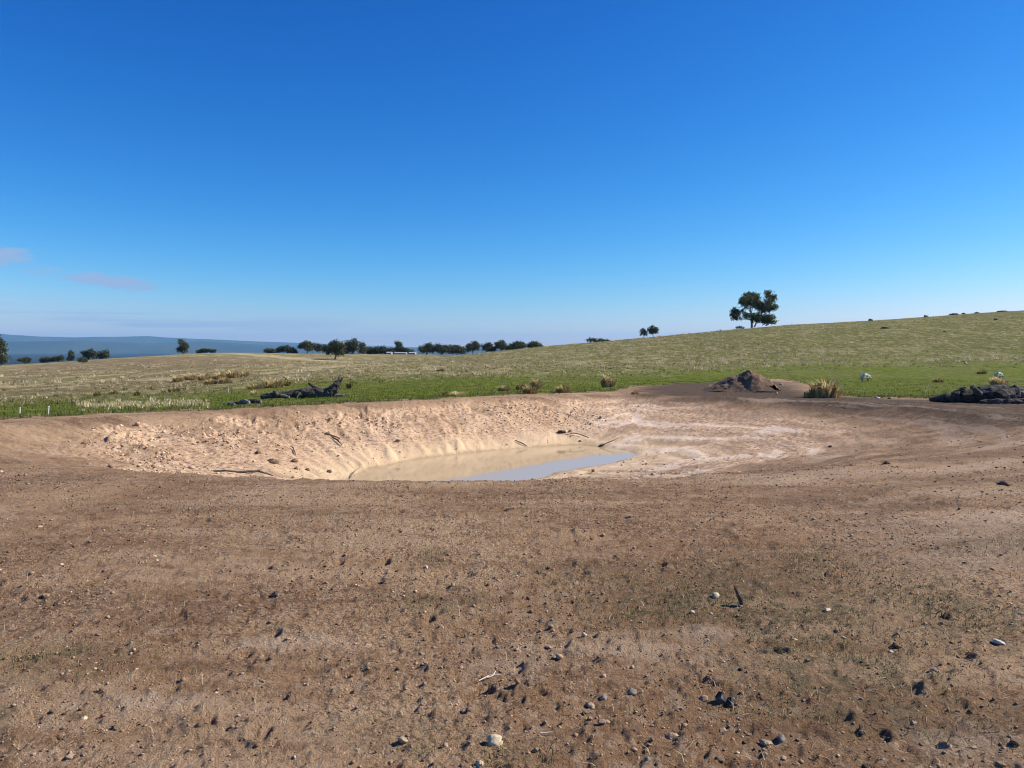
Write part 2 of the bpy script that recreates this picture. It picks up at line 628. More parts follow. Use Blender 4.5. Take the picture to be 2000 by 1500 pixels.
def mat_ground():
    t = NT('land', True)
    z1, z2 = t.attr('zone'), t.attr('zone_b')
    s1 = t.n.new('ShaderNodeSeparateColor')
    t.l.new(z1.outputs['Color'], s1.inputs[0])
    clay, grass, dark = s1.outputs[0], s1.outputs[1], s1.outputs[2]
    s2 = t.n.new('ShaderNodeSeparateColor')
    t.l.new(z2.outputs['Color'], s2.inputs[0])
    lush, straw, patch = s2.outputs[0], s2.outputs[1], s2.outputs[2]
    forest = t.attr('forest').outputs['Fac']
    low = t.attr('toe').outputs['Fac']
    # bare soil
    nA = t.noise(0.42, detail=7, rough=.62)
    nB = t.noise(6.0, detail=6, rough=.7)
    nC = t.noise(45.0, detail=4, rough=.7)
    def vor(scale, rnd=1.0):
        n = t.n.new('ShaderNodeTexVoronoi')
        n.inputs['Scale'].default_value = scale
        n.inputs['Randomness'].default_value = rnd
        n.voronoi_dimensions = '2D'
        t.l.new(t.pos(), n.inputs['Vector'])
        sp = t.n.new('ShaderNodeSeparateColor')
        t.l.new(n.outputs['Color'], sp.inputs[0])
        return n.outputs['Distance'], sp.outputs[0]
    v1, c1 = vor(24)
    v2, c2 = vor(62)
    nS = t.noise(1.0, t.pos(.22, 1.5, 1), detail=5, rough=.6)
    soil = t.mix(t.ms(nA, .36, .64), (.395, .232, .126), (.590, .374, .212))
    soil = t.mix(t.math('MULTIPLY', t.ms(nS, .51, .66), .7), soil, (.68, .46, .285))
    soil = t.mix(t.math('MULTIPLY', t.ms(nS, .48, .34), .6), soil, (.260, .152, .088))
    soil = t.mix(t.math('MULTIPLY', t.ms(nB, .50, .72), .7), soil, (.60, .43, .29))
    soil = t.mix(t.math('MULTIPLY', t.ms(nB, .48, .28), .75), soil, (.165, .104, .066))
    nK = t.noise(.75, detail=4, rough=.6)
    grit = t.math('ADD', .25, t.math('MULTIPLY', t.ms(nK, .40, .60), .75))
    soil = t.mix(t.math('MULTIPLY', t.math('MULTIPLY', t.ms(c2, .74, .95), .5), grit), soil, (.70, .505, .34))
    soil = t.mix(t.math('MULTIPLY', t.math('MULTIPLY', t.ms(c2, .30, .05), .6), grit), soil, (.12, .075, .048))
    soil = t.mix(t.math('MULTIPLY', t.ms(c1, .82, .97), .45), soil, (.62, .45, .31))
    soil = t.mix(t.math('MULTIPLY', t.ms(nC, .43, .26), .6), soil, (.11, .070, .045))
    soil = t.mix(t.math('MULTIPLY', patch, t.math('MULTIPLY', t.ms(nB, .36, .62), .8)), soil, (.150, .128, .066))
    dcol = t.mix(t.ms(nB, .35, .7), (.105, .071, .047), (.195, .135, .090))
    soil = t.mix(dark, soil, dcol)
    # clay of the excavation
    nD = t.noise(0.55, detail=5)
    nE = t.noise(2.6, detail=7, rough=.7)
    cl = t.mix(t.ms(nD, .35, .65), (.60, .385, .228), (.68, .465, .290))
    cl = t.mix(t.math('MULTIPLY', t.ms(nE, .52, .72), .6), cl, (.76, .56, .385))
    cl = t.mix(t.math('MULTIPLY', t.ms(nE, .45, .27), .6), cl, (.42, .27, .165))
    cl = t.mix(t.math('MULTIPLY', low, .75), cl, (.74, .54, .325))
    nE2 = t.noise(8.0, detail=5, rough=.7)
    up = t.math('SUBTRACT', 1.0, low)
    cl = t.mix(t.math('MULTIPLY', t.math('MULTIPLY', t.ms(nE2, .51, .38), .95), up), cl, (.27, .178, .115))
    cl = t.mix(t.math('MULTIPLY', t.math('MULTIPLY', t.ms(nE2, .55, .70), .6), up), cl, (.80, .62, .45))
    cl = t.mix(t.math('MULTIPLY', t.attr('wet').outputs['Fac'], .7), cl, (.40, .28, .16))
    ground = t.mix(clay, soil, cl)
    stk = t.attr('streak').outputs['Fac']
    ground = t.mix(t.math('MULTIPLY', t.ms(stk, .03, .30), t.math('ADD', .26, t.math('MULTIPLY', clay, .50))), ground, (.80, .63, .48))
    ground = t.mix(t.math('MULTIPLY', t.ms(stk, -.06, -.42), .5), ground, (.28, .185, .12))
    # pasture
    nF = t.noise(1.0, t.pos(.20, .09, .20), detail=8, rough=.72)
    nG = t.noise(1.0, t.pos(1.6, .7, 1.6), detail=5, rough=.7)
    nH = t.noise(1.0, t.pos(.045, .018, .045), detail=4)
    lushc = t.mix(t.ms(nG, .3, .7), (.082, .116, .010), (.180, .205, .020))
    dry = t.mix(t.ms(nG, .3, .7), (.150, .118, .042), (.290, .228, .092))
    pale = t.mix(t.ms(nG, .35, .65), (.36, .285, .15), (.52, .42, .245))
    brown = (.19, .145, .080)
    dryall = t.mix(t.ms(nF, .49, .60), dry, pale)
    dryall = t.mix(t.math('MULTIPLY', t.ms(nH, .47, .60), .6), dryall, brown)
    olive = t.mix(t.ms(nG, .3, .7), (.072, .084, .012), (.158, .156, .034))
    past = t.mix(t.math('ADD', straw, t.math('MULTIPLY', t.math('SUBTRACT', nF, .5), 1.1), clamp=True), olive, dryall)
    past = t.mix(t.math('MULTIPLY', t.ms(t.noise(1.0, t.pos(.85, .42, 1), 5, .7), .53, .64), .55), past, pale)
    past = t.mix(t.math('MULTIPLY', lush, t.ms(nF, .16, .52)), past, lushc)
    past = t.mix(t.math('MULTIPLY', t.attr('brownband').outputs['Fac'], .75), past, t.mix(t.ms(nF, .35, .62), (.15, .105, .052), (.27, .20, .105)))
    past = t.mix(t.math('MULTIPLY', t.attr('paleline').outputs['Fac'], .8), past, (.56, .45, .26))
    ground = t.mix(grass, ground, past)
    # wooded plain far below
    nW = t.noise(1.0, t.pos(.004, .0016, .004), detail=6, rough=.6)
    wood = t.mix(t.ms(nW, .52, .70), (.016, .022, .012), (.055, .052, .030))
    ground = t.mix(forest, ground, wood)
    h = t.math('ADD', t.math('MULTIPLY', t.noise(28, detail=6, rough=.75), 1.0), t.math('MULTIPLY', t.noise(110, detail=3, rough=.7), .35))
    bare = t.math('SUBTRACT', 1.0, grass)
    h = t.math('ADD', h, t.math('MULTIPLY', t.math('MULTIPLY', t.math('SUBTRACT', 1.0, v1), c1), t.math('MULTIPLY', t.math('MULTIPLY', bare, grit), .6)))
    h = t.math('ADD', h, t.math('MULTIPLY', t.math('MULTIPLY', t.math('SUBTRACT', 1.0, v2), c2), t.math('MULTIPLY', t.math('MULTIPLY', bare, grit), .3)))
    h = t.math('MULTIPLY', h, t.math('SUBTRACT', 1.0, t.math('MULTIPLY', clay, .68)))
    nb = t.bump(h, 1.0, .095)
    return t.done(ground, .95, nb, .08)


def mat_simple(name, c1, c2, scale=8, c3=None, rough=.9, bump=.4, bdist=.02, obj=True, spec=.15):
    t = NT(name)
    p = t.pos(obj=obj)
    n1 = t.noise(scale, p, 5, .65)
    c = t.mix(t.ms(n1, .32, .68), c1, c2)
    if c3:
        c = t.mix(t.ms(t.noise(scale * 3.7, p, 4, .7), .55, .72), c, c3)
    nb = t.bump(t.noise(scale * 4, p, 5, .7), bump, bdist)
    return t.done(c, rough, nb, spec)


def mat_attr(name, cols, rough=.85, trans=0.0):
    """colour by a per-blade random value"""
    t = NT(name)
    a = t.attr('tone').outputs['Fac']
    r = t.n.new('ShaderNodeValToRGB')
    t.l.new(a, r.inputs[0])
    e = r.color_ramp.elements
    for i, c in enumerate(cols):
        p = i / (len(cols) - 1)
        if i == 0:
            e[0].position, e[0].color = 0, (*c, 1)
        elif i == len(cols) - 1:
            e[-1].position, e[-1].color = 1, (*c, 1)
        else:
            q = e.new(p)
            q.color = (*c, 1)
    m = t.done(r.outputs[0], rough, None, .1)
    if trans:
        tr = t.n.new('ShaderNodeBsdfTranslucent')
        t.l.new(r.outputs[0], tr.inputs[0])
        ad = t.n.new('ShaderNodeMixShader')
        ad.inputs[0].default_value = trans
        t.l.new(t.bsdf.outputs[0], ad.inputs[1])
        t.l.new(tr.outputs[0], ad.inputs[2])
        t.l.new(ad.outputs[0], t.out.inputs['Surface'])
    return m


M_GROUND = mat_ground()
M_CHAR = mat_simple('charred_wood', (.026, .022, .020), (.115, .097, .083), 5, (.32, .275, .23), .85, 1.0, .05)
M_GREYWOOD = mat_simple('weathered_wood', (.10, .088, .078), (.26, .235, .21), 6, (.045, .038, .034), .85, .9, .02)
M_BROWNWOOD = mat_simple('bark_wood', (.060, .042, .032), (.150, .112, .085), 6, (.20, .155, .12), .85, .9, .02)
M_TRUNK = mat_simple('gum_bark', (.16, .13, .10), (.34, .29, .24), 2, None, .85, .4, .02)
M_DARKSOIL = mat_simple('heap_soil', (.120, .074, .046), (.225, .146, .094), 3.0, (.32, .22, .145), .95, .9, .05)
M_CLOD = mat_simple('clod_soil', (.20, .126, .080), (.40, .268, .172), 9, None, .95, .6, .01)
M_DARKCLOD = mat_simple('dark_clod', (.085, .057, .039), (.21, .142, .095), 9, None, .95, .6, .01)
M_CLAYCLOD = mat_simple('clay_clod', (.50, .34, .22), (.66, .48, .33), 4, None, .95, .6, .02)
M_CREAM = mat_simple('cream_stone', (.42, .33, .21), (.60, .50, .35), 14, (.28, .20, .13), .8, .5, .006)
M_TAN = mat_simple('tan_stone', (.26, .185, .12), (.42, .31, .21), 14, None, .85, .5, .006)
M_GREY = mat_simple('grey_stone', (.15, .125, .105), (.28, .235, .20), 14, None, .8, .5, .006)
M_PALE = mat_simple('pale_litter', (.46, .40, .32), (.62, .56, .47), 10, None, .7, .3, .004)
M_POST = mat_simple('post_paint', (.45, .44, .41), (.62, .61, .57), 4, None, .6, .2, .004)
M_SHED = mat_simple('shed_sheet', (.26, .27, .28), (.38, .39, .40), 1, None, .5, .1, .01)
M_SHEDROOF = mat_simple('shed_roof_sheet', (.34, .35, .36), (.46, .47, .48), 1, None, .4, .1, .01)
M_WOOL = mat_simple('wool', (.60, .57, .50), (.80, .78, .72), 18, None, .95, .8, .02)
M_DARKHAIR = mat_simple('dark_face_hair', (.02, .018, .016), (.06, .05, .045), 10, None, .8, .3, .005)
M_BLADE = mat_attr('green_blades', [(.060, .096, .008), (.125, .170, .014), (.22, .245, .035)], .8, .25)
M_DRY = mat_attr('dry_blades', [(.22, .165, .075), (.46, .36, .19), (.70, .58, .36)], .85, .25)
M_OLIVE = mat_attr('olive_blades', [(.075, .085, .025), (.16, .15, .06), (.34, .28, .15)], .85, .2)
M_GOLD = mat_attr('tussock_blades', [(.12, .095, .035), (.46, .34, .145), (.72, .58, .32)], .85, .3)
M_LEAF = mat_attr('gum_leaves', [(.035, .046, .020), (.095, .112, .046), (.21, .22, .105)], .5, .3)
M_LEAF2 = mat_attr('far_leaves', [(.034, .043, .020), (.080, .092, .042), (.17, .17, .088)], .6, .25)
M_PEB = mat_attr('pebble_tones', [(.07, .045, .031), (.24, .150, .095), (.38, .255, .165), (.56, .42, .29)], .95)
M_HILL = mat_simple('wooded_range', (.030, .040, .022), (.060, .070, .036), .0012, None, .95, 0, .1, obj=False)

# ------------------------------------------------------------------ the land, one sheet to the horizon
az_f = np.arange(-41, 41.001, 0.112)
az_c = np.concatenate([np.arange(-180, -41, 2.5), az_f, np.arange(41.5, 180, 2.5)])
r_a = [0.01]
while r_a[-1] < 24000:
    r = r_a[-1]
    k = 3.0 if r < .3 else 1.25 if r < 1.6 else 1.0063 if r < 36 else 1.0085 if r < 120 else 1.014 if r < 420 else 1.06 if r < 3000 else 1.12
    r_a.append(r * k)
r_a = np.array(r_a)
AZ, RR = np.meshgrid(np.radians(az_c), r_a, indexing='ij')
gx, gy = (RR * np.sin(AZ)).ravel(), (RR * np.cos(AZ)).ravel()
gzv = full_h(gx, gy)
_, gt, gs, gdr = coarse_h(gx, gy)
na, nr = len(az_c), len(r_a)
idx = np.arange(na * nr).reshape(na, nr)
i2 = np.roll(idx, -1, axis=0)
quads = np.stack([idx[:, :-1].ravel(), idx[:, 1:].ravel(), i2[:, 1:].ravel(), i2[:, :-1].ravel()], 1)
r_ = RR.ravel()
a_ = np.degrees(AZ.ravel())
rb = np.interp(a_, GB_A, GB_R)
rl = np.interp(a_, LB_A, LB_R)
edge = fbm(gx * .9, gy * .9, 101, 4)
z_grass = sstep(r_ - rb * (1 + .06 * edge), -0.5, 0.5)
z_clay = sstep(gt + 0.05 * edge, 0.03, 0.12) * (gdr > -1)
z_clay *= 1 - 0.7 * sstep(fbm(gx * 1.1, gy * 1.1, 103, 5, .65), -.12, .28) * sstep(gt, .70, .15) * sstep(gy - 0.55 * gx, 15.5, 18.5) * sstep(gx, 4.0, 2.0)
CLAYR = np.array([ghit(*p) for p in [(-300, 780), (1200, 755), (1240, 782), (1400, 797), (1560, 809), (1690, 836), (1700, 868), (1600, 893), (1430, 917), (1200, 945), (700, 1000), (-300, 1000)]])
cm = r_ < 60
cd, _, cin = poly_dist(gx[cm], gy[cm], CLAYR)
cf = np.zeros_like(gx)
cf[cm] = sstep(np.where(cin, cd, -cd) + 1.0 * edge[cm], -1.3, 1.3)
z_clay *= cf * (1 - .72 * sstep(a_ + 3 * edge, -25.5, -33))
streak = fbm(gdr * 2.2 + .35 * edge, gs * .22, 109, 4, .6)
z_ramp = np.where(gdr > -40, sstep(gx, 1.5, 4.5) * sstep(gy, 40, 30) * sstep(gdr, -9, -2), 0) * (1 - z_grass)
DARK = np.array([ghit(*p) for p in DARK_PX])
dd, _, din = poly_dist(gx[r_ < 70], gy[r_ < 70], DARK)
z_dark = np.zeros_like(gx)
z_dark[r_ < 70] = sstep(np.where(din, dd, -dd) + 1.2 * edge[r_ < 70], -1.2, 1.6)
z_dark *= 1 - z_clay
z_lush = sstep(rl * (1 + .25 * edge) / r_, .66, 1.2) * (.62 + .38 * sstep(fbm(gx * .25, gy * .12, 113, 4), -.35, .3))
z_straw = np.interp(a_, [-34, -22, -12, -3, 6, 14, 34], [.88, .84, .72, .52, .36, .24, .16])
z_straw *= sstep(r_, 30, 90) * .6 + .4
z_patch = np.zeros_like(gx)
nearm = r_ < 14
for (cx, cy, rx, ry, w) in PATCH_W:
    q = ((gx[nearm] - cx) / rx) ** 2 + ((gy[nearm] - cy) / ry) ** 2
    z_patch[nearm] = np.maximum(z_patch[nearm], w * np.exp(-q * 1.1))
z_patch = np.clip(z_patch * 1.1, 0, 1)
dust = np.zeros_like(gx)
for (px, py, rx, ry) in [(1930, 1108, 130, 11), (1150, 1262, 180, 30), (1360, 1235, 70, 20), (1000, 1290, 130, 22), (330, 1362, 120, 20), (1900, 1455, 130, 45),
                         (620, 1012, 70, 5), (1940, 962, 100, 9), (200, 1130, 160, 14), (560, 1250, 140, 16)]:
    c_, e_, f_ = base_hit(px, py), base_hit(px, py - ry), base_hit(px, py + ry)
    q = ((gx[nearm] - c_[0]) / (rx / 1500 * c_[1])) ** 2 + ((gy[nearm] - c_[1]) / (.5 * (e_[1] - f_[1]))) ** 2
    dust[nearm] = np.maximum(dust[nearm], .24 * np.exp(-q) * (1 + 1.4 * edge[nearm]))
z_forest = sstep(r_, 620, 900)
z_toe = sstep(gt, .62, .92)
one = np.ones_like(gx)
# a brown stubble band on the left hill and pale worn tracks that cross it
z_brown = np.zeros_like(gx)
z_pale = np.zeros_like(gx)
fm = (r_ > 60) & (r_ < 700)
BAND = np.array([base_hit(*p) for p in [(30, 714), (180, 704), (330, 697), (500, 700), (640, 707), (560, 713), (400, 723), (150, 729), (-60, 737)]])
bd, _, bin_ = poly_dist(gx[fm], gy[fm], BAND)
z_brown[fm] = sstep(np.where(bin_, bd, -bd) + 7 * fbm(gx[fm] * .05, gy[fm] * .05, 171, 4), -4, 10)
for line in ([(450, 690.5), (540, 697), (620, 704), (690, 708)], [(520, 731), (600, 722), (660, 714), (720, 711)], [(0, 752), (160, 744), (330, 741)]):
    W_ = np.array([base_hit(*p) for p in line])
    best = np.full(fm.sum(), 1e9)
    for i in range(len(W_) - 1):
        e_ = W_[i + 1] - W_[i]
        tt = np.clip(((gx[fm] - W_[i, 0]) * e_[0] + (gy[fm] - W_[i, 1]) * e_[1]) / (e_ @ e_), 0, 1)
        best = np.minimum(best, np.hypot(gx[fm] - W_[i, 0] - tt * e_[0], gy[fm] - W_[i, 1] - tt * e_[1]))
    wd = .018 * r_[fm]
    z_pale[fm] = np.maximum(z_pale[fm], np.exp(-(best / wd) ** 2) * (.6 + .4 * fbm(gx[fm] * .2, gy[fm] * .2, 173, 3)))
land = link_mesh('ground', np.stack([gx, gy, gzv], 1), quads, M_GROUND, smooth=True, attrs={
    'zone': ('FLOAT_COLOR', np.stack([z_clay, z_grass, z_dark, one], 1)),
    'zone_b': ('FLOAT_COLOR', np.stack([z_lush, z_straw, z_patch, one], 1)),
    'forest': ('FLOAT', z_forest), 'toe': ('FLOAT', z_toe), 'wet': ('FLOAT', sstep(gt + .02 * edge, .955, .985)), 'streak': ('FLOAT', np.maximum(streak * z_ramp, dust) * (dust > .02) + streak * z_ramp * (dust <= .02)), 'brownband': ('FLOAT', z_brown), 'paleline': ('FLOAT', z_pale)})
land['kind'] = 'structure'
land['label'] = 'bare brown soil, clay dam basin and grassy pasture hillside'

# ------------------------------------------------------------------ muddy water
wp = POOL.mean(axis=0) + (POOL - POOL.mean(axis=0)) * 1.35
wt = NT('muddy_water')
wn1 = wt.noise(1.0, wt.pos(2.2, 5.0, 1), 3, .5)
wt.bsdf.inputs['IOR'].default_value = 1.33
M_WATER = wt.done((.47, .36, .21), .045, wt.bump(wn1, .05, .02), .5)
water = link_mesh('water', [(p[0], p[1], ZW) for p in wp], [tuple(range(len(wp)))], M_WATER)
water['kind'] = 'structure'
water['label'] = 'still muddy water in the bottom of the dam'

# ------------------------------------------------------------------ distant ranges
def range_mesh(name, rad, prof, seed, depth):
    az = np.radians(np.arange(-60, 60.01, 0.2))
    h = np.interp(np.degrees(az), prof[0], prof[1])
    h = h * (1 + .10 * fbm(np.degrees(az) * .35, az * 0 + 3.3, seed, 4)) 
    vs = []
    for j, (k, hh) in enumerate([(-.16, -.02), (-.10, .35), (-.05, .75), (0, 1.0), (.08, .6), (.2, -.02)]):
        rr = rad + k * depth
        wob = 1 + .06 * fbm(np.degrees(az) * .8 + j * 7, az * 0, seed + j, 3) * (0 if j in (0, 5) else 1)
        vs.append(np.stack([rr * np.sin(az), rr * np.cos(az), -112 + (h + 112) * hh * (wob if j != 3 else 1)], 1))
    n = len(az)
    V = np.concatenate(vs)
    F = []
    for j in range(5):
        for i in range(n - 1):
            F.append((j * n + i, j * n + i + 1, (j + 1) * n + i + 1, (j + 1) * n + i))
    o = link_mesh(name, V, F, M_HILL, smooth=True)
    o['kind'] = 'structure'
    return o


def hz(py, rad):
    return (678 - py) / 1500 * rad


AZP = [math.degrees(math.atan((x - 1000) / 1500)) for x in (-400, 0, 150, 290, 400, 520, 640, 800, 1000, 1500)]
range_mesh('hills', 22000, (AZP, [hz(y, 22000) for y in (656, 657, 661, 658, 663, 668, 672, 678, 681, 683)]), 5, 6000)
range_mesh('hills', 15000, (AZP, [hz(y, 15000) for y in (672, 669, 667, 671, 668, 674, 677, 679, 681, 684)]), 15, 5000)
# ------------------------------------------------------------------ stones and clods
def icosphere(sub=1):
    p = (1 + 5 ** .5) / 2
    v = [(-1, p, 0), (1, p, 0), (-1, -p, 0), (1, -p, 0), (0, -1, p), (0, 1, p), (0, -1, -p), (0, 1, -p), (p, 0, -1), (p, 0, 1), (-p, 0, -1), (-p, 0, 1)]
    f = [(0, 11, 5), (0, 5, 1), (0, 1, 7), (0, 7, 10), (0, 10, 11), (1, 5, 9), (5, 11, 4), (11, 10, 2), (10, 7, 6), (7, 1, 8), (3, 9, 4), (3, 4, 2),
         (3, 2, 6), (3, 6, 8), (3, 8, 9), (4, 9, 5), (2, 4, 11), (6, 2, 10), (8, 6, 7), (9, 8, 1)]
    v = [np.array(q) / np.linalg.norm(q) for q in v]
    for _ in range(sub):
        cache, nf = {}, []

        def mid(a, b):
            k = (min(a, b), max(a, b))
            if k not in cache:
                m = v[a] + v[b]
                v.append(m / np.linalg.norm(m))
                cache[k] = len(v) - 1
            return cache[k]
        for a, b, c in f:
            ab, bc, ca = mid(a, b), mid(b, c), mid(c, a)
            nf += [(a, ab, ca), (b, bc, ab), (c, ca, bc), (ab, bc, ca)]
        f = nf
    return np.array(v), np.array(f)


ICO0, ICO1, ICO2 = icosphere(0), icosphere(1), icosphere(2)


def stone_mesh(seed, dims, ico=ICO1, rough=.16, cut=5):
    """an angular stone: a rough ball with a few faces struck off"""
    g = np.random.default_rng(seed)
    v = ico[0].copy()
    v *= (1 + rough * g.normal(size=(len(v), 1)))
    for _ in range(cut):
        n = g.normal(size=3)
        n /= np.linalg.norm(n)
        d = g.uniform(.55, .85)
        ov = np.maximum(v @ n - d, 0)
        v -= ov[:, None] * n * .9
    v *= np.array(dims) / 2
    a = g.uniform(0, 6.28)
    c, s_ = math.cos(a), math.sin(a)
    keep = v.copy()
    if dims[0] < dims[1] * 1.3:
        v[:, 0], v[:, 1] = c * keep[:, 0] - s_ * keep[:, 1], s_ * keep[:, 0] + c * keep[:, 1]
    return v, ico[1]


def place_stone(name, px, py, w, h, mat, label, cat='stone', seed=0, group=None, sink=.36, rough=.16, cut=7):
    w, h = (w * .72, h * .8) if py < 930 else (w * .76, h * .84)
    p = ghit(px, py)
    k = p[1] / 1500
    v, f = stone_mesh(seed + 100, (w * k, w * k * .8, h * k), ICO2 if w > 14 else ICO1, rough, cut)
    o = link_mesh(name, v, f, mat)
    o.location = (p[0], p[1] + w * k * .3, gz(p[0], p[1] + w * k * .3) + h * k * (.5 - sink))
    return tag(o, label, cat, group)


STONES = [
    (965, 1456, 44, 36, M_CREAM, 'cream fist-sized stone, palest and biggest in the bottom middle'),
    (936, 1497, 26, 24, M_CREAM, 'cream stone cut by the bottom edge, in front of the big cream stone'),
    (1155, 1376, 28, 18, M_TAN, 'tan wedge stone just left of a grey stone, lower middle'),
    (1179, 1362, 26, 18, M_GREY, 'grey stone just right of the tan wedge stone'),
    (1234, 1352, 30, 22, M_GREY, 'grey rounded stone highest in a loose diagonal of three stones'),
    (833, 1105, 13, 10, M_PALE, 'small white stone alone in the middle of the bare soil'),
    (1125, 1139, 20, 9, M_TAN, 'flat light tan stone near the centre of the bare soil'),
    (1141, 1241, 18, 11, M_CREAM, 'small pale stone in a light patch below the olive grass'),
    (1353, 1199, 16, 9, M_CREAM, 'pale stone left of the leaning stick, below its shadow'),
    (1399, 1166, 26, 18, M_CREAM, 'cream stone between the leaning stick and its shadow tip'),
    (1376, 1362, 24, 14, M_TAN, 'tan stone left of the flat dark piece of wood'),
    (1528, 1452, 30, 20, M_GREY, 'dark grey angular stone near the bottom, right of middle'),
    (1499, 1459, 34, 14, M_TAN, 'flat pinkish tan stone left of the dark grey angular stone'),
    (1315, 1437, 34, 20, M_TAN, 'large flat tan stone half buried, bottom right of centre'),
    (1264, 1488, 22, 18, M_GREY, 'pale grey stone at the bottom edge right of the middle'),
    (162, 1399, 20, 12, M_CREAM, 'pale stone alone in the bottom left soil'),
    (75, 1030, 20, 8, M_TAN, 'flat tan stone far left, near the dam'),
    (1552, 1252, 20, 9, M_CREAM, 'thin pale stone on the litter below the olive grass patch'),
    (1636, 1232, 16, 14, M_TAN, 'small upright tan stone right of the thin pale stone'),
    (1742, 1275, 18, 10, M_CREAM, 'pale stone beside a dark clod on the right'),
    (1395, 1078, 14, 6, M_TAN, 'small tan stone above the leaning stick'),
    (885, 1145, 15, 11, M_TAN, 'small tan stone right of the black clod in mid soil'),
    (1618, 1192, 22, 8, M_PALE, 'long white chip of stone in the right olive grass'),
    (785, 1444, 26, 16, M_TAN, 'tan stone with dark shade, bottom left of centre'),
    (1072, 1259, 22, 10, M_TAN, 'flat tan stone below the middle of the bare soil'),
    (870, 1449, 24, 14, M_TAN, 'tan stone left of the big cream stone'),
    (300, 1090, 15, 8, M_CREAM, 'small pale stone in the left middle soil'),
    (513, 1118, 15, 6, M_CREAM, 'flat pale sliver of stone left of the black clods'),
]
for i, (px, py, w, h, m, lab) in enumerate(STONES):
    place_stone('stone', px, py, w, h, m, lab, 'stone', i, 'single stones on the bare soil')
CLODS = [
    (752, 1140, 26, 15, 'blackish lump of soil alone left of the middle'),
    (1187, 1180, 26, 16, 'blackish clod at the edge of the olive grass, right of centre'),
    (540, 1164, 28, 13, 'dark brown clod alone in the left middle soil'),
    (388, 1429, 18, 14, 'dark clod in the bottom left soil'),
    (1156, 1053, 18, 9, 'dark clod right of centre, close to the dam'),
    (1735, 908, 20, 9, 'dark clod lying right of the clay ramp'),
    (945, 1326, 18, 12, 'dark clod beside bleached twigs, lower middle'),
    (968, 1342, 22, 14, 'dark clod just in front of the bleached twigs'),
    (1034, 1340, 34, 18, 'large dark lump added as the shade of a hollow, lower middle'),  # added lump, its dark colour stands for the shade inside a hoofprint
    (1850, 1468, 34, 30, 'upright brown lump of earth in the bottom right corner'),
    (1755, 1266, 26, 12, 'dark clod behind the pale stone on the right'),
    (1250, 1186, 18, 8, 'small dark clod in the middle olive grass'),
    (583, 1071, 14, 8, 'small dark clod left of centre near the dam'),
    (692, 1348, 24, 14, 'dark clod in the lower left soil'),
    (222, 1424, 20, 10, 'low dark clod in the bottom left'),
    (530, 906, 34, 15, 'dark heap of earth on the clay floor left of the water'),
    (575, 905, 18, 12, 'dark clod behind two more on the pale clay floor'),
    (577, 918, 13, 9, 'small dark clod in front on the pale clay floor'),
    (600, 919, 18, 9, 'dark flat clod in the row beside the water'),
    (643, 922, 20, 8, 'dark clod nearest to the left tip of the water'),
    (638, 852, 16, 7, 'dark lump high on the clay bank'),
    (503, 889, 18, 8, 'dark clod uphill of the dark heap on clay'),
    (1098, 847, 20, 9, 'dark lump above the far edge of the water'),
    (1114, 842, 12, 7, 'small dark lump at the right of debris above the water'),
    (1176, 871, 20, 7, 'dark lump on the far waterline near its right end'),
    (245, 893, 20, 8, 'dark clod at the left foot of the bank'),
    (1622, 874, 14, 9, 'dark clod on the right side of the clay ramp'),
    (160, 870, 22, 12, 'dark lump near the left end of the bank'),
]
for i, (px, py, w, h, lab) in enumerate(CLODS):
    place_stone('soil_clod', px, py, w, h, M_DARKCLOD if px != 1850 else M_CLOD, lab, 'soil clod', 300 + i, 'dark clods', rough=.24, cut=2)

# many small clods that nothing tells apart
pool_ms = []
for i in range(14):
    v, f = stone_mesh(700 + i, (1, .85, .6), ICO1, .2, 4)
    me = bpy.data.meshes.new('soil_lump')
    me.from_pydata(v.tolist(), [], f.tolist())
    me.materials.append([M_CLOD, M_CLOD, M_TAN, M_CLOD, M_CLOD][i % 5])
    pool_ms.append(me)
g = np.random.default_rng(55)
n_l = 0
while n_l < 230:
    px, py = g.uniform(0, 2000), 1000 + 500 * g.random() ** .55
    p = base_hit(px, py)
    if g.random() > .45 + .55 * (fbm(np.array([p[0] * .8]), np.array([p[1] * .8]), 5, 3)[0] > 0):
        continue
    o = bpy.data.objects.new('soil_lump', pool_ms[int(g.integers(14))])
    col.objects.link(o)
    sz = float(np.exp(g.normal(-4.0, .36)))
    o.location = (p[0], p[1], gz(p[0], p[1]) + .04 * sz)
    o.scale = (sz, sz, sz)
    o.rotation_euler = (0, 0, float(g.uniform(0, 6.28)))
    tag(o, 'small brown lump of earth, one of hundreds strewn over the bare foreground soil', 'soil lump', 'small lumps strewn over the bare soil')
    n_l += 1


def scatter_rocks(name, X, Y, S, mat, tone, label, seed, zfun=full_h, ico=ICO0, flat=.65):
    g = np.random.default_rng(seed)
    V0, F0 = ico
    n, k = len(X), len(V0)
    Z = zfun(X, Y)
    V = V0[None] * (1 + .22 * g.normal(size=(n, k, 1)))
    V = V * np.stack([g.uniform(.75, 1.35, n), g.uniform(.75, 1.2, n), g.uniform(.45, .9, n) * flat / .65], 1)[:, None, :]
    th = g.uniform(0, 6.28, n)
    c, s_ = np.cos(th)[:, None], np.sin(th)[:, None]
    W = np.stack([V[:, :, 0] * c - V[:, :, 1] * s_, V[:, :, 0] * s_ + V[:, :, 1] * c, V[:, :, 2]], 2) * (S[:, None, None] / 2)
    W += np.stack([X, Y, Z + S * .12], 1)[:, None, :]
    F = (F0[None] + (np.arange(n) * k)[:, None, None]).reshape(-1, 3)
    o = link_mesh(name, W.reshape(-1, 3), F, mat, attrs={'tone': ('FLOAT', np.repeat(tone, k))})
    o['kind'] = 'stuff'
    o['label'] = label
    return o


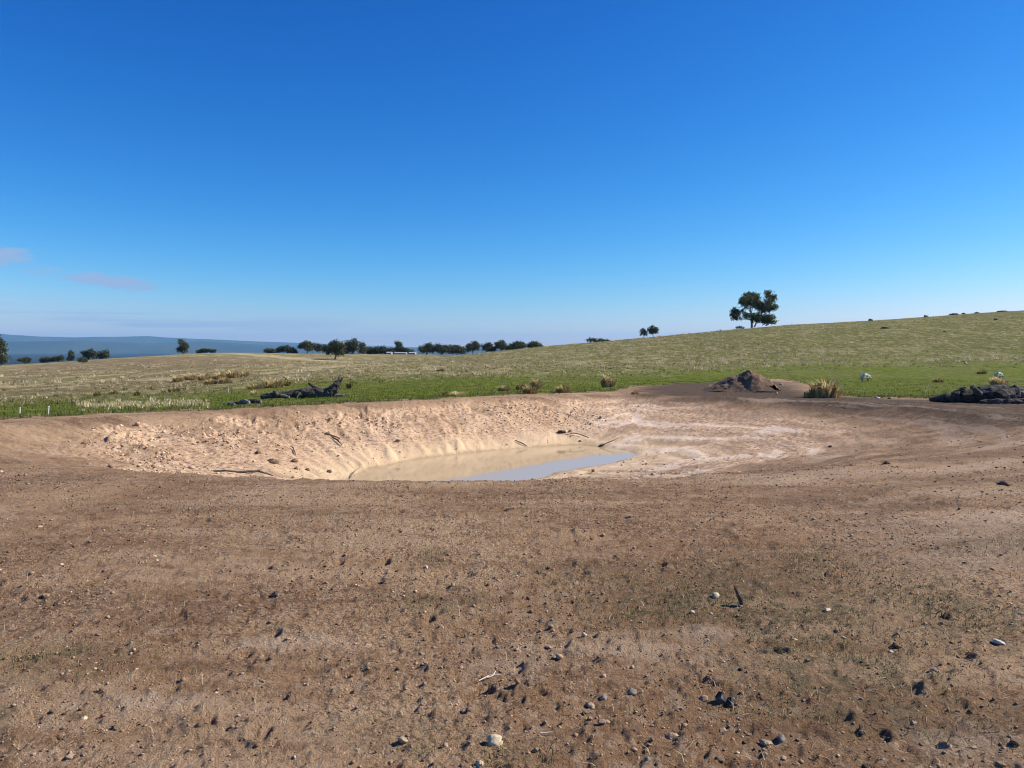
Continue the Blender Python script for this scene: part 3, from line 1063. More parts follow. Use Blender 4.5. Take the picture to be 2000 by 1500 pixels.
def fan(g, n, r0, r1, power=1.0, half=36.5):
    a = np.radians(g.uniform(-half, half, n))
    r = (r0 ** power + (r1 ** power - r0 ** power) * g.random(n)) ** (1 / power)
    return r * np.sin(a), r * np.cos(a)


g = np.random.default_rng(91)
X, Y = fan(g, 46000, 2.6, 12.5, 1.0)
cl_ = fbm(X * .9, Y * .9, 121, 3)
keep = g.random(len(X)) < .30 + .9 * np.clip(cl_ + .15, 0, 1)
X, Y = X[keep], Y[keep]
S = np.exp(g.normal(-4.85, .46, len(X))) * (1 + .05 * (np.hypot(X, Y) - 3))
scatter_rocks('gravel', X, Y, np.clip(S, .004, .035), M_PEB, np.clip(g.normal(.40, .24, len(X)), 0, 1), 'small crumbs of earth and gravel over the bare soil', 92)

# crumbled clay on the far bank's shoulder
xs = g.uniform(RIM[:, 0].min(), RIM[:, 0].max(), 60000)
ys = g.uniform(RIM[:, 1].min(), RIM[:, 1].max(), 60000)
t_, s_a, d_ = dam_fields(xs, ys)
den = sstep(t_, .03, .12) * sstep(t_, .75, .2) * np.clip(.35 + 1.3 * fbm(xs * .7, ys * .7, 131, 3), 0.03, 1) * sstep(ys - .55 * xs, 14.5, 18)
den = den * sstep(xs - .25 * (ys - 28), 6.5, 3.5) + .05 * (t_ > .02) * (t_ < .97)
keep = (g.random(len(xs)) < den * .6 * sstep(np.degrees(np.arctan2(xs, ys)), -31, -25)) & (d_ > -.3)
X, Y = xs[keep], ys[keep]
S = np.exp(g.normal(-3.0, .42, len(X))) * np.where(X > 3.8, .55, 1)
scatter_rocks('clay_crumbs', X, Y, np.clip(S, .02, .15), mat_attr('clay_tones', [(.22, .15, .10), (.48, .325, .20), (.60, .42, .26), (.72, .54, .37)], .95),
              np.clip(g.normal(.40, .26, len(X)), 0, 1), 'crumbled clay lumps over the cut bank', 93)
# spoil crumbs along the crest and around the right apron
X, Y = fan(g, 7000, 12, 40, 1.0)
rbv = np.interp(np.degrees(np.arctan2(X, Y)), GB_A, GB_R)
t_, s_a, d_ = dam_fields(X, Y)
keep = (np.hypot(X, Y) < rbv * 1.01) & (t_ < .02)
X, Y = X[keep], Y[keep]
S = np.exp(g.normal(-3.9, .42, len(X)))
scatter_rocks('spoil_crumbs', X, Y, np.clip(S, .015, .16), M_PEB, np.clip(g.normal(.35, .2, len(X)), 0, 1), 'crumbs of earth on the apron round the dam', 94)


# ------------------------------------------------------------------ grass
def blades(name, X, Y, H, Wd, mat, tone, label, seed, lean=.5, seg=1, zfun=full_h, parent=None, Z=None, direction=None):
    g = np.random.default_rng(seed)
    n = len(X)
    if Z is None:
        Z = zfun(X, Y)
    th = g.uniform(0, 6.28, n)
    ld = g.uniform(0, 6.28, n) if direction is None else direction + g.normal(0, .5, n)
    ln = np.abs(g.normal(lean, lean * .5, n)) * H
    bx, by = np.cos(th) * Wd / 2, np.sin(th) * Wd / 2
    tipx, tipy = X + np.cos(ld) * ln, Y + np.sin(ld) * ln
    tz = Z + np.sqrt(np.maximum(H * H - .7 * ln * ln, (.2 * H) ** 2))
    if seg == 1:
        V = np.stack([np.stack([X - bx, Y - by, Z - .01], 1), np.stack([X + bx, Y + by, Z - .01], 1), np.stack([tipx, tipy, tz], 1)], 1)
        F = np.arange(n * 3).reshape(n, 3)
        k = 3
    else:
        mx, my, mz = X + .25 * (tipx - X), Y + .25 * (tipy - Y), Z + .62 * (tz - Z)
        V = np.stack([np.stack([X - bx, Y - by, Z - .01], 1), np.stack([X + bx, Y + by, Z - .01], 1),
                      np.stack([mx + bx * .7, my + by * .7, mz], 1), np.stack([mx - bx * .7, my - by * .7, mz], 1),
                      np.stack([tipx, tipy, tz], 1)], 1)
        b = (np.arange(n) * 5)[:, None]
        F = np.concatenate([b + np.array([[0, 1, 2]]), b + np.array([[0, 2, 3]]), b + np.array([[3, 2, 4]])])
        k = 5
    o = link_mesh(name, V.reshape(-1, 3), F, mat, parent, attrs={'tone': ('FLOAT', np.repeat(np.clip(tone, 0, 1), k))})
    if label:
        o['kind'] = 'stuff'
        o['label'] = label
    return o


g = np.random.default_rng(17)
# olive sward among the stones
PX, PY = [], []
for (cx, cy, rx, ry, w) in PATCH_W:
    n = int(6000 * rx * ry * w) + 150
    PX.append(cx + rx * .62 * g.normal(size=n))
    PY.append(cy + ry * .62 * g.normal(size=n))
X, Y = np.concatenate(PX), np.concatenate(PY)
keep = (fbm(X * 2.6, Y * 2.6, 141, 3) > -.12) & (Y > 2.3)
X, Y = X[keep], Y[keep]
blades('short_grass', X, Y, g.uniform(.010, .034, len(X)), g.uniform(.003, .006, len(X)), M_OLIVE, g.normal(.52, .26, len(X)),
       'sparse olive grass growing through the bare soil', 18, 1.05, 2)
# bleached straw lying about
X, Y = fan(g, 9000, 2.6, 10, 1.2)
keep = g.random(len(X)) < np.where(X > .08 * Y, .9, .32)
X, Y = X[keep], Y[keep]
blades('straw_litter', X, Y, g.uniform(.02, .075, len(X)), g.uniform(.0025, .0045, len(X)), M_DRY, g.normal(.55, .28, len(X)),
       'bleached straw lying on the soil', 19, 1.3, 2)


def zone_at(X, Y):
    r = np.hypot(X, Y)
    a = np.degrees(np.arctan2(X, Y))
    e = fbm(X * .9, Y * .9, 101, 4)
    return r / (np.interp(a, GB_A, GB_R) * (1 + .035 * e)), r / np.interp(a, LB_A, LB_R), a


# lush strip behind the bank
X, Y = fan(g, 90000, 19, 85, .7)
q, l, a = zone_at(X, Y)
keep = (q > 1.0) & (g.random(len(X)) < .55 * sstep(l, 1.6, .8))
X, Y = X[keep], Y[keep]
blades('green_grass', X, Y, g.uniform(.05, .13, len(X)), g.uniform(.02, .045, len(X)), M_BLADE, g.normal(.42, .28, len(X)), 'lush green grass behind the dam', 20, .4)
# bleached grass tufts over the pasture
def tufts(name, X, Y, h0, h1, mat, nb, tone, label, seed):
    g = np.random.default_rng(seed)
    n = len(X)
    hh = g.uniform(h0, h1, n)
    XX = np.repeat(X, nb) + g.normal(size=n * nb) * np.repeat(hh, nb) * .42
    YY = np.repeat(Y, nb) + g.normal(size=n * nb) * np.repeat(hh, nb) * .42
    HH = np.repeat(hh, nb) * g.uniform(.55, 1.1, n * nb)
    TT = np.repeat(tone, nb) + g.normal(0, .15, n * nb)
    return blades(name, XX, YY, HH, HH * g.uniform(.18, .34, n * nb), mat, TT, label, seed, .45)


X, Y = fan(g, 19000, 34, 300, .6)
q, l, a = zone_at(X, Y)
nn = fbm(X * .05, Y * .02, 151, 3)
keep = (q > 1.03) & (l > .95) & (g.random(len(X)) < .45 + .9 * nn)
X, Y = X[keep], Y[keep]
hs_ = np.where(a[keep] < -4, .62, 1.0)
tufts('dry_tufts', X, Y, .14 * hs_, .40 * hs_, M_DRY, 8, g.normal(.55, .22, len(X)), 'bleached grass tufts over the pasture', 21)
X, Y = fan(g, 5200, 70, 275, .9)
q, l, a = zone_at(X, Y)
nn = fbm(X * .06, Y * .03, 153, 3)
keep = (l > 1.05) & (g.random(len(X)) < (.30 + 1.0 * nn) * np.interp(a, [-34, -6, 4, 34], [.35, .5, 1, 1]))
X, Y = X[keep], Y[keep]
tufts('pale_clumps', X, Y, .25, .55, M_DRY, 22, g.normal(.85, .2, len(X)), 'pale grass clumps dotted over the hillside', 25)
X, Y = fan(g, 5200, 30, 280, .55)
q, l, a = zone_at(X, Y)
keep = (q > 1.03) & (l > .9)
X, Y = X[keep], Y[keep]
tufts('olive_tufts', X, Y, .10, .28, M_OLIVE, 9, g.normal(.35, .2, len(X)), 'low olive grass tufts over the pasture', 22)
# pale feathery grass along the left crest of the bank
PX, PY = [], []
for px in np.arange(150, 400, 1.2):
    p = base_hit(px + g.normal() * 6, 793 - (px - 150) * .02 + g.normal() * 4)
    PX.append(p[0])
    PY.append(p[1])
X, Y = np.array(PX), np.array(PY)
tufts('pale_feather_grass', X, Y, .10, .22, M_DRY, 12, g.normal(.8, .15, len(X)), 'pale feathery grass behind the left end of the bank', 23)
# thin edge of scruffy grass at the soil boundary
PX, PY = [], []
for px in np.arange(-10, 2010, 2.2):
    yb = np.interp(px, [q_[0] for q_ in GB], [q_[1] for q_ in GB])
    p = base_hit(px, yb - abs(g.normal()) * 3 + .6)
    PX.append(p[0])
    PY.append(p[1])
X, Y = np.array(PX), np.array(PY)
tufts('edge_grass', X, Y, .06, .15, M_OLIVE, 9, g.normal(.45, .25, len(X)), 'scruffy grass along the edge of the bare soil', 24)


# ------------------------------------------------------------------ tussocks
def tussock(px, py, w, h, label, seed, mat=None, group='grass tussocks behind the dam', cat='tussock', bias=.5):
    g = np.random.default_rng(seed)
    p = ghit(px, py)
    k = p[1] / 1500
    W, H = w * k, h * k
    root = thing('tussock', (p[0], p[1], gz(p[0], p[1]) - .02), label, cat, group)
    n = 260 if w > 30 else 150
    rr = np.sqrt(g.random(n)) * W * .32
    th = g.uniform(0, 6.28, n)
    X, Y = rr * np.cos(th), rr * np.sin(th) * .9
    HH = H * g.uniform(.6, 1.15, n) * (1.05 - .45 * (rr / (W * .32)) ** 2)
    ld = np.arctan2(Y, X) + g.normal(0, .5, n)
    ln = (W * .5 - rr * .4) * g.uniform(.15, .9, n)
    bw = np.maximum(H * .05, .012) * g.uniform(.7, 1.3, n)
    bx, by = -np.sin(ld) * bw, np.cos(ld) * bw
    z0 = np.zeros(n)
    V = np.stack([np.stack([X - bx, Y - by, z0], 1), np.stack([X + bx, Y + by, z0], 1),
                  np.stack([X + np.cos(ld) * ln * .4 + bx * .8, Y + np.sin(ld) * ln * .4 + by * .8, HH * .75], 1),
                  np.stack([X + np.cos(ld) * ln * .4 - bx * .8, Y + np.sin(ld) * ln * .4 - by * .8, HH * .75], 1),
                  np.stack([X + np.cos(ld) * ln, Y + np.sin(ld) * ln, HH * g.uniform(.7, 1.05, n)], 1)], 1)
    b = (np.arange(n) * 5)[:, None]
    F = np.concatenate([b + np.array([[0, 1, 2]]), b + np.array([[0, 2, 3]]), b + np.array([[3, 2, 4]])])
    lf = link_mesh('leaves', V.reshape(-1, 3), F, mat or M_GOLD, root, attrs={'tone': ('FLOAT', np.repeat(np.clip(g.normal(bias, .25, n), 0, 1), 5))})
    lf['kind'] = 'stuff'
    # the dark matted foot the blades grow from
    v, f = stone_mesh(seed, (W * .62, W * .5, H * .5), ICO1, .12, 0)
    link_mesh('matted_base', v, f, M_BROWNWOOD, root)
    return root


TUS = [
    (1613, 777, 58, 30, 'large golden tussock at the edge of the soil right of the earth mound', .55),
    (1582, 776, 26, 14, 'low pale tussock touching the left of the large golden tussock', .8),
    (1188, 757, 30, 20, 'golden tussock standing alone left of the dark apron', .6),
    (1048, 758, 26, 16, 'golden tussock, rear one of the cluster of three behind the bank', .6),
    (1035, 769, 30, 15, 'olive tussock, front one of the cluster of three behind the bank', .3),
    (1017, 761, 22, 11, 'dark olive tussock, left one of the cluster of three behind the bank', .12),
    (1100, 767, 32, 13, 'low olive tussock on the bank crest right of the cluster of three', .45),
    (870, 773, 14, 8, 'small dark tussock on the bank crest left of the middle', .1),
    (985, 764, 26, 10, 'low olive tussock left of the cluster of three', .35),
    (895, 774, 36, 8, 'low pale tussock right of the small dark tussock', .8),
    (1950, 752, 34, 14, 'straw-coloured tussock behind the black log', .75),
    (1832, 748, 22, 8, 'low dark tussock on the green strip left of the black log', .15),
    (1917, 732, 20, 7, 'flat dark tussock left of the right-hand sheep', .05),
    (1240, 771, 16, 8, 'small grey tussock where the bank meets the dark apron', .3),
    (348, 746, 24, 10, 'leftmost gold tussock in the row on the left pasture', .6),
    (374, 742, 28, 11, 'second gold tussock from the left in the left pasture row', .6),
    (400, 742, 30, 11, 'third gold tussock from the left in the left pasture row', .6),
    (428, 740, 26, 11, 'fourth gold tussock from the left in the left pasture row', .55),
    (455, 737, 28, 12, 'fifth gold tussock from the left in the left pasture row', .6),
    (478, 735, 20, 9, 'rightmost gold tussock in the row on the left pasture', .55),
    (412, 750, 26, 9, 'low gold tussock in front of the left pasture row', .5),
    (440, 749, 24, 10, 'low gold tussock in front of the right end of the left row', .5),
    (500, 758, 36, 10, 'brown tussock uphill of the fallen tree, left of two', .4),
    (534, 755, 44, 13, 'broad olive gold tussock just uphill of the fallen tree', .45),
    (562, 752, 14, 10, 'small dark tussock right of the broad one above the fallen tree', .1),
    (497, 769, 18, 8, 'yellow tussock left of the fallen tree', .7),
    (683, 758, 14, 12, 'dark tussock just right of the upright root of the fallen tree', .05),
    (268, 771, 12, 8, 'dark tussock on the left slope, near the green strip', .05),
    (192, 789, 14, 7, 'lowest dark tussock in the green strip far left', .05),
    (190, 772, 16, 7, 'dark tussock left of the slope centre', .1),
    (340, 763, 24, 9, 'brown tussock below the left pasture row', .35),
    (222, 768, 18, 7, 'brown tussock in the dry left slope', .3),
    (861, 725, 18, 5, 'dark tussock on the middle slope', .05),
    (1395, 760, 22, 8, 'thin dry tussock at the left foot of the earth mound', .5),
]
for i, (px, py, w, h, lab, b) in enumerate(TUS):
    tussock(px, py, w * 1.3, h * 1.3, lab, 400 + i, bias=b + .12)


# ------------------------------------------------------------------ trees
def leaf_cloud(blobs, n, size, seed):
    """leaf faces gathered in small sprays through the blobs (x, y, z, rx, ry, rz, density)"""
    g = np.random.default_rng(seed)
    B_ = np.array(blobs, float)
    vol = B_[:, 3] * B_[:, 4] * B_[:, 5] * B_[:, 6]
    cnt = np.maximum((n * vol / vol.sum()).astype(int), 12)
    C = []
    for b, c in zip(B_, cnt):
        ns = max(int(c / 14), 4)
        d = g.normal(size=(ns, 3))
        d /= np.linalg.norm(d, axis=1)[:, None]
        sp = d * (g.random((ns, 1)) ** .45) * b[3:6] + b[:3]
        pick = g.integers(0, ns, c)
        C.append(sp[pick] + g.normal(size=(c, 3)) * size * 1.1)
    C = np.concatenate(C)
    m = len(C)
    a = g.normal(size=(m, 3))
    a /= np.linalg.norm(a, axis=1)[:, None]
    b = np.cross(a, g.normal(size=(m, 3)))
    b /= np.linalg.norm(b, axis=1)[:, None]
    s1 = size * g.uniform(.6, 1.3, (m, 1))
    V = np.stack([C - a * s1, C + b * s1 * .38, C + a * s1, C - b * s1 * .38], 1).reshape(-1, 3)
    F = np.arange(m * 4).reshape(m, 4)
    zr = (C[:, 2] - C[:, 2].min()) / (np.ptp(C[:, 2]) + 1e-6)
    return V, F, np.repeat(np.clip(g.normal(.45, .22, m), 0, 1), 4)


def tree(px, depth, top, width, label, seed, group, base_py=None, form='round', name='tree', cat='tree', mat=None, nleaf=1500, dens=1.0):
    g = np.random.default_rng(seed)
    p = at_depth(px, depth)
    z0 = gz(p[0], p[1])
    H = z_at(top, depth) - z0
    W = width * 1.16 * depth / 1500
    H = max(H, W * .3)
    root = thing(name, (p[0], p[1], z0 - .1), label, cat, group)
    blobs = []
    if form == 'low':
        for i in range(5):
            u = (i - 2) / 2
            blobs.append((u * W * .36, g.normal() * W * .1, H * g.uniform(.32, .66), W * g.uniform(.12, .19), W * .2, H * g.uniform(.26, .38), 1))
        base_c = .1
    elif form == 'tall':
        for i in range(6):
            u = i / 5
            blobs.append((g.normal() * W * .10, g.normal() * W * .1, H * (.25 + .62 * u), W * (.42 - .22 * u), W * .34, H * .15, 1))
        base_c = .2
    elif form == 'feather':
        for i in range(9):
            u = (i - 4) / 4
            blobs.append((u * W * .40, g.normal() * W * .15, H * (.55 - .14 * abs(u) + g.normal() * .04), W * .10, W * .14, H * .40, .8))
        base_c = .15
    else:
        blobs.append((0, 0, H * .62, W * .30, W * .28, H * .26, 1))
        for i in range(9):
            th = 6.28 * i / 9 + g.uniform(0, .6)
            rr = W * g.uniform(.26, .38)
            blobs.append((rr * math.cos(th), rr * math.sin(th), H * g.uniform(.36, .80), W * g.uniform(.10, .18), W * .15, H * g.uniform(.09, .17), 1.1))
        blobs.append((g.normal() * W * .08, 0, H * .88, W * .20, W * .18, H * .11, 1))
        base_c = .3
    V, F, T = leaf_cloud(blobs, int(nleaf * 2.2), max(W, H) * .044, seed)
    cr = link_mesh('crown', V, F, mat or M_LEAF2, root, attrs={'tone': ('FLOAT', T)})
    cr['kind'] = 'stuff'
    parts = []
    r0 = max(W, H) * .028
    lean = g.normal() * W * .04
    tp, tr = resample([(0, 0, 0), (lean, 0, H * .3), (lean * .5, 0, H * .62)], [r0 * 1.3, r0, r0 * .4], 6)
    parts.append(tube(tp, tr, 6, .08, seed))
    for b in blobs[1:]:
        s0 = tp[2] if form == 'low' else tp[int(g.integers(2, 5))]
        mid_ = (s0 + np.array(b[:3])) / 2 + np.array([0, 0, -H * .04])
        parts.append(tube([s0, mid_, b[:3]], [r0 * .45, r0 * .32, r0 * .12], 5, .05, seed + 1))
    V, F = join(parts)
    link_mesh('trunk', V, F, M_TRUNK, root)
    return root


FAR = 'trees along the far crest'
tree(-4, 380, 660, 30, 'tall dark tree cut off by the left edge of the picture', 1, FAR, form='tall', nleaf=1800)
tree(48, 440, 698, 22, 'squat tree on the left skyline near the edge', 2, FAR)
tree(88, 450, 695, 22, 'low dark tree, left of a pair on the left skyline', 3, FAR, form='low')
tree(114, 450, 693, 20, 'low dark tree, right of a pair on the left skyline', 4, FAR, form='low')
tree(138, 452, 684, 13, 'narrow upright dark tree on the left skyline', 5, FAR, form='tall')
tree(160, 330, 698, 19, 'round bush on a short stem in the left field below the skyline', 6, FAR, nleaf=1200)
tree(173, 455, 683, 26, 'left of two joined dark trees on the left skyline', 7, FAR)
tree(194, 455, 681, 30, 'right of two joined dark trees on the left skyline', 8, FAR, form='low')
tree(358, 440, 663, 23, 'lone upright tree on the rounded left hilltop', 9, FAR, form='tall', nleaf=1900)
tree(395, 455, 680, 18, 'left half of the clipped-looking low shrubs right of the lone tree', 10, FAR, form='low')
tree(411, 455, 680, 16, 'right half of the clipped-looking low shrubs right of the lone tree', 11, FAR, form='low')
tree(531, 470, 682, 26, 'lowest shrub at the left start of the middle trees', 12, FAR, form='low')
tree(560, 470, 676, 32, 'wide low tree, second from the left of the middle trees', 13, FAR, form='low')
tree(600, 470, 667, 33, 'round dark tree left of a slimmer one in the middle trees', 14, FAR)
tree(625, 475, 671, 24, 'slim dark tree between the round tree and the near valley tree', 15, FAR)
tree(654, 350, 666, 40, 'near valley tree with a visible trunk, standing lowest of the middle trees', 16, FAR, nleaf=2400)
tree(690, 470, 662, 36, 'feathery upright tree right of the near valley tree', 17, FAR, form='feather', mat=M_LEAF2, nleaf=1800)
tree(728, 480, 681, 42, 'long low shrubs between the feathery tree and the pointed tree', 18, FAR, form='low')
tree(778, 480, 666, 24, 'pointed tree rising behind the white sheds', 19, FAR, form='tall')
tree(766, 478, 677, 30, 'broad low skirt of shrubs left of the pointed tree', 20, FAR, form='low')
tree(793, 478, 678, 22, 'low shrub right of the pointed tree', 21, FAR, form='low')
tree(833, 420, 671, 30, 'first dark tree from the left in the long row on the slope', 22, FAR)
tree(862, 420, 673, 38, 'second tree from the left in the long row on the slope', 23, FAR)
tree(893, 410, 675, 36, 'third tree from the left in the long row, lowest one', 24, FAR)
tree(924, 400, 667, 30, 'fourth tree from the left in the long row, round', 25, FAR)
tree(955, 390, 669, 27, 'fifth tree from the left in the long row on the slope', 26, FAR)
tree(978, 385, 665, 30, 'sixth tree from the left in the long row, tallest', 27, FAR)
tree(1008, 375, 668, 38, 'seventh tree from the left in the long row, wide', 28, FAR)
tree(1044, 360, 668, 32, 'last tree at the right end of the long row, half sunk behind the slope', 29, FAR)
tree(1257, 285, 640, 15, 'small thin tree, left of the pair on the right ridge', 30, 'small trees on the right ridge', nleaf=900)
tree(1276, 285, 635, 23, 'small rounded tree, right of the pair on the right ridge', 31, 'small trees on the right ridge', nleaf=1200)
for i, (px, top, w, lab) in enumerate([(1162, 664, 26, 'low dark shrub on the ridge, left of two near the row of trees'), (1183, 662, 16, 'low dark shrub on the ridge, right of two near the row of trees'),
                                       (1445, 636, 14, 'low shrub just left of the big gum tree')]):
    tree(px, 275, top, w, lab, 40 + i, 'shrubs on the right ridge', form='low', name='shrub', cat='shrub', nleaf=500)

# the big gum tree on the right ridge
GD = 262.0
gp = at_depth(1468, GD)
gz0 = gz(*gp)
K = GD / 1500 / 14.29          # metres per enlarged-crop pixel
gum = thing('gum_tree', (gp[0], gp[1], gz0 - .2), 'big spreading gum tree standing alone on the right ridge', 'tree')
z639 = z_at(639.1, GD)


def gq(cx, cy, y=0.0):
    return ((cx - 970) * K, y, z639 + (1130 - cy) * K - gz0 + .2)


g = np.random.default_rng(77)
GB_BLOBS = [(950, 320, 190, 120, 1), (800, 400, 150, 90, 1), (1080, 400, 130, 100, 1), (640, 440, 90, 45, 1), (1290, 540, 170, 90, 1), (1330, 640, 130, 60, .8),
            (1480, 580, 110, 60, .9), (1620, 550, 80, 40, .7), (1360, 190, 85, 40, .9), (1320, 270, 60, 40, .8), (1440, 260, 50, 50, .9), (1600, 310, 90, 80, 1),
            (1460, 420, 80, 60, .8), (1390, 350, 50, 50, .5), (420, 690, 80, 45, .8), (430, 800, 75, 65, .9), (580, 640, 70, 50, .6), (560, 760, 100, 60, .4),
            (690, 700, 90, 55, .4), (600, 880, 100, 45, .6), (760, 830, 100, 50, .7), (690, 530, 70, 60, .5), (820, 560, 60, 60, .3), (930, 560, 50, 70, .5), (1040, 860, 150, 75, 1),
            (1180, 910, 120, 55, .8), (1380, 860, 140, 60, 1), (1380, 960, 130, 60, .9), (1560, 980, 90, 32, .9), (1200, 720, 70, 50, .4)]
blobs = []
for (cx, cy, rx, rz, d) in GB_BLOBS:
    yy = float(np.clip(g.normal(), -1.2, 1.2)) * 170 * K
    x_, y_, z_ = gq(cx, cy, yy)
    blobs.append((x_, y_, z_, rx * K * 1.4, max(rx, rz) * K * 1.15, rz * K * 1.2, d))
V, F, T = leaf_cloud(blobs, 17000, .34, 78)
link_mesh('crown', V, F, M_LEAF, gum, attrs={'tone': ('FLOAT', T)})['kind'] = 'stuff'
st = [gq(970, 1150), gq(960, 1000), gq(955, 800, .3), gq(935, 600, .4), gq(940, 400, .2)]
tp, tr = resample(st, [.40, .34, .28, .20, .08], 14)
V, F = tube(tp, tr, 8, .06, 3)
link_mesh('trunk', V, F, M_TRUNK, gum)
forks = [gq(1030, 1130, -.3), gq(1090, 980, -.5), gq(1200, 800, -.4), gq(1290, 620, 0)]
tp2, tr2 = resample(forks, [.26, .22, .17, .08], 10)
V, F = tube(tp2, tr2, 7, .06, 4)
link_mesh('trunk', V, F, M_TRUNK, gum)
parts = []
for i, b in enumerate(blobs):
    c = np.array(b[:3])
    src = tp if b[0] < gq(1120, 0)[0] else tp2
    ok = [q for q in src if q[2] < c[2] + .3]
    s0 = ok[-1] if ok else src[2]
    s0 = src[max(2, min(len(src) - 1, int(len(ok) * .7)))] if ok else s0
    md = s0 * .45 + c * .55 + np.array([0, 0, -.25])
    pp, pr = resample([s0, md, c], [.13, .08, .03], 6)
    parts.append(tube(pp, pr, 5, .05, i))
V, F = join(parts)
link_mesh('limbs', V, F, M_TRUNK, gum)['kind'] = 'stuff'

# boulders and scrub along the right ridge line
for i, (px, py, w, h, lab) in enumerate([
        (1640, 625, 26, 5, 'long low reddish rock on the ridge right of the gum tree'), (1662, 623, 16, 6, 'rock beside the long reddish one on the ridge'),
        (1699, 620, 12, 7, 'black boulder on the ridge between the gum tree and the right edge'), (1807, 613, 12, 6, 'dark boulder on the ridge, farther right'),
        (1862, 609, 24, 5, 'wide dark rock on the ridge near the right edge'), (1880, 607, 10, 5, 'small dark rock touching the wide ridge rock'),
        (1906, 606, 12, 4, 'last dark rock on the ridge near the right edge'), (1945, 623, 10, 5, 'dark rock just below the ridge near the right edge'),
        (1846, 646, 8, 4, 'small dark rock alone on the upper right hillside'), (1730, 639, 26, 5, 'flat dark rock below the ridge on the hillside'),
        (1500, 634, 16, 4, 'low rock at the foot of the gum tree'), (1955, 613, 26, 4, 'reddish flat rock close to the right end of the ridge')]):
    p = base_hit(px, py + 2) if py > 620 else at_depth(px, 268)
    k = p[1] / 1500
    v, f = stone_mesh(900 + i, (w * k * .8, w * k * .6, h * k * 1.0), ICO1, .18, 3)
    o = link_mesh('boulder', v, f, M_BROWNWOOD if 'reddish' in lab else M_DARKCLOD)
    o.location = (p[0], p[1], gz(p[0], p[1]) + h * k * .12)
    tag(o, lab, 'rock', 'rocks along the right ridge')


# ------------------------------------------------------------------ logs
def frame_at(px, py):
    """local metres from enlarged-crop pixels, standing on the ground at (px, py)"""
    p = ghit(px, py)
    return p, p[1] / 1500.0


def log_part(name, path, radii, mat, parent, seed, m=14, n=10, wob=.09):
    pp, pr = resample(path, radii, m)
    g = np.random.default_rng(seed)
    pp[1:-1] += g.normal(size=(m - 2, 3)) * np.mean(radii) * .10
    V, F = tube(pp, pr, n, wob, seed)
    return link_mesh(name, V, F, mat, parent)


p0, k0 = frame_at(600, 777)
LK = k0 / 7.407
fallen = thing('fallen_tree', (p0[0], p0[1], gz(*p0)), 'long charred fallen tree with upturned root on the green strip', 'fallen tree')


def lq(cx, cy, y=0.0):
    x_ = (cx - 1259) * LK
    yy = y + (420 - 60 - 0) * 0
    zb = gz(p0[0] + x_, p0[1] + y) - gz(*p0)
    return (x_, y, zb + max((440 - .06 * (cx - 1259) * 0 + (1259 - cx) * .085 - cy) * LK, .02))


log_part('trunk', [lq(1640, 365), lq(1400, 365, -.05), lq(1180, 375, -.1), lq(930, 405, -.2), lq(760, 420, -.25), lq(620, 455, -.3)], [.30, .27, .24, .15, .14, .11], M_CHAR, fallen, 1, 22)
log_part('root_stump', [lq(1560, 390), lq(1620, 340), lq(1675, 260), lq(1705, 190), lq(1730, 165)], [.34, .30, .22, .15, .06], M_CHAR, fallen, 2, 10)
log_part('root_spike', [lq(1715, 210), lq(1750, 170), lq(1770, 105)], [.10, .07, .03], M_CHAR, fallen, 3, 6, 6)
log_part('root_spike', [lq(1700, 200), lq(1722, 120), lq(1728, 60)], [.05, .025, .012], M_BROWNWOOD, fallen, 4, 6, 6)
log_part('root_spike', [lq(1660, 330, -.1), lq(1705, 320, -.15), lq(1710, 250, -.15)], [.10, .07, .03], M_BROWNWOOD, fallen, 5, 6, 6)
log_part('branch', [lq(1480, 330), lq(1380, 280), lq(1275, 225)], [.11, .085, .055], M_BROWNWOOD, fallen, 6, 8, 8)
log_part('branch', [lq(1180, 380, -.2), lq(1155, 350, -.2), lq(1150, 315, -.2)], [.12, .10, .06], M_CHAR, fallen, 7, 6, 8)
log_part('branch', [lq(880, 420, -.3), lq(820, 380, -.3), lq(800, 350, -.3)], [.14, .12, .07], M_BROWNWOOD, fallen, 8, 6, 8)
log_part('branch', [lq(1150, 435, -.5), lq(1170, 390, -.45), lq(1195, 350, -.4)], [.03, .035, .02], M_GREYWOOD, fallen, 9, 6, 6)
log_part('branch', [lq(1040, 430, -.45), lq(950, 415, -.4), lq(900, 410, -.4)], [.07, .08, .06], M_GREYWOOD, fallen, 10, 6, 8)
log_part('branch', [lq(1700, 380, -.3), lq(1790, 365, -.3), lq(1850, 340, -.2)], [.07, .06, .03], M_GREYWOOD, fallen, 11, 6, 7)
# broken pieces at its left end
p1, k1 = frame_at(470, 794)
for i, (px, py, dx, dz, r, m, lab) in enumerate([
        (497, 788, 14, 0, 5.0, M_CHAR, 'short charred log piece nearest the broken left end of the fallen tree'),
        (478, 791, 10, 0, 5.5, M_GREYWOOD, 'pale-ended grey log piece in the left broken heap'),
        (465, 790, 13, 0, 4.0, M_CHAR, 'black log piece in the middle of the left broken heap'),
        (452, 793, 8, 0, 4.0, M_GREYWOOD, 'leftmost grey log piece of the broken heap')]):
    p = ghit(px, py)
    k = p[1] / 1500
    z = gz(*p)
    rt = thing('log_piece', (p[0], p[1], z), lab, 'log', 'broken log pieces')
    log_part('wood', [(-dx * k, .15, r * k * .6), (0, 0, r * k * .8), (dx * k, -.1, r * k * .6)], [r * k * .8, r * k, r * k * .75], m, rt, 30 + i, 8, 9)
    log_part('broken_end', [(dx * k * .96, -.1, r * k * .6), (dx * k * 1.12, -.12, r * k * .6)], [r * k * .7, r * k * .45], M_GREYWOOD, rt, 60 + i, 3, 8)

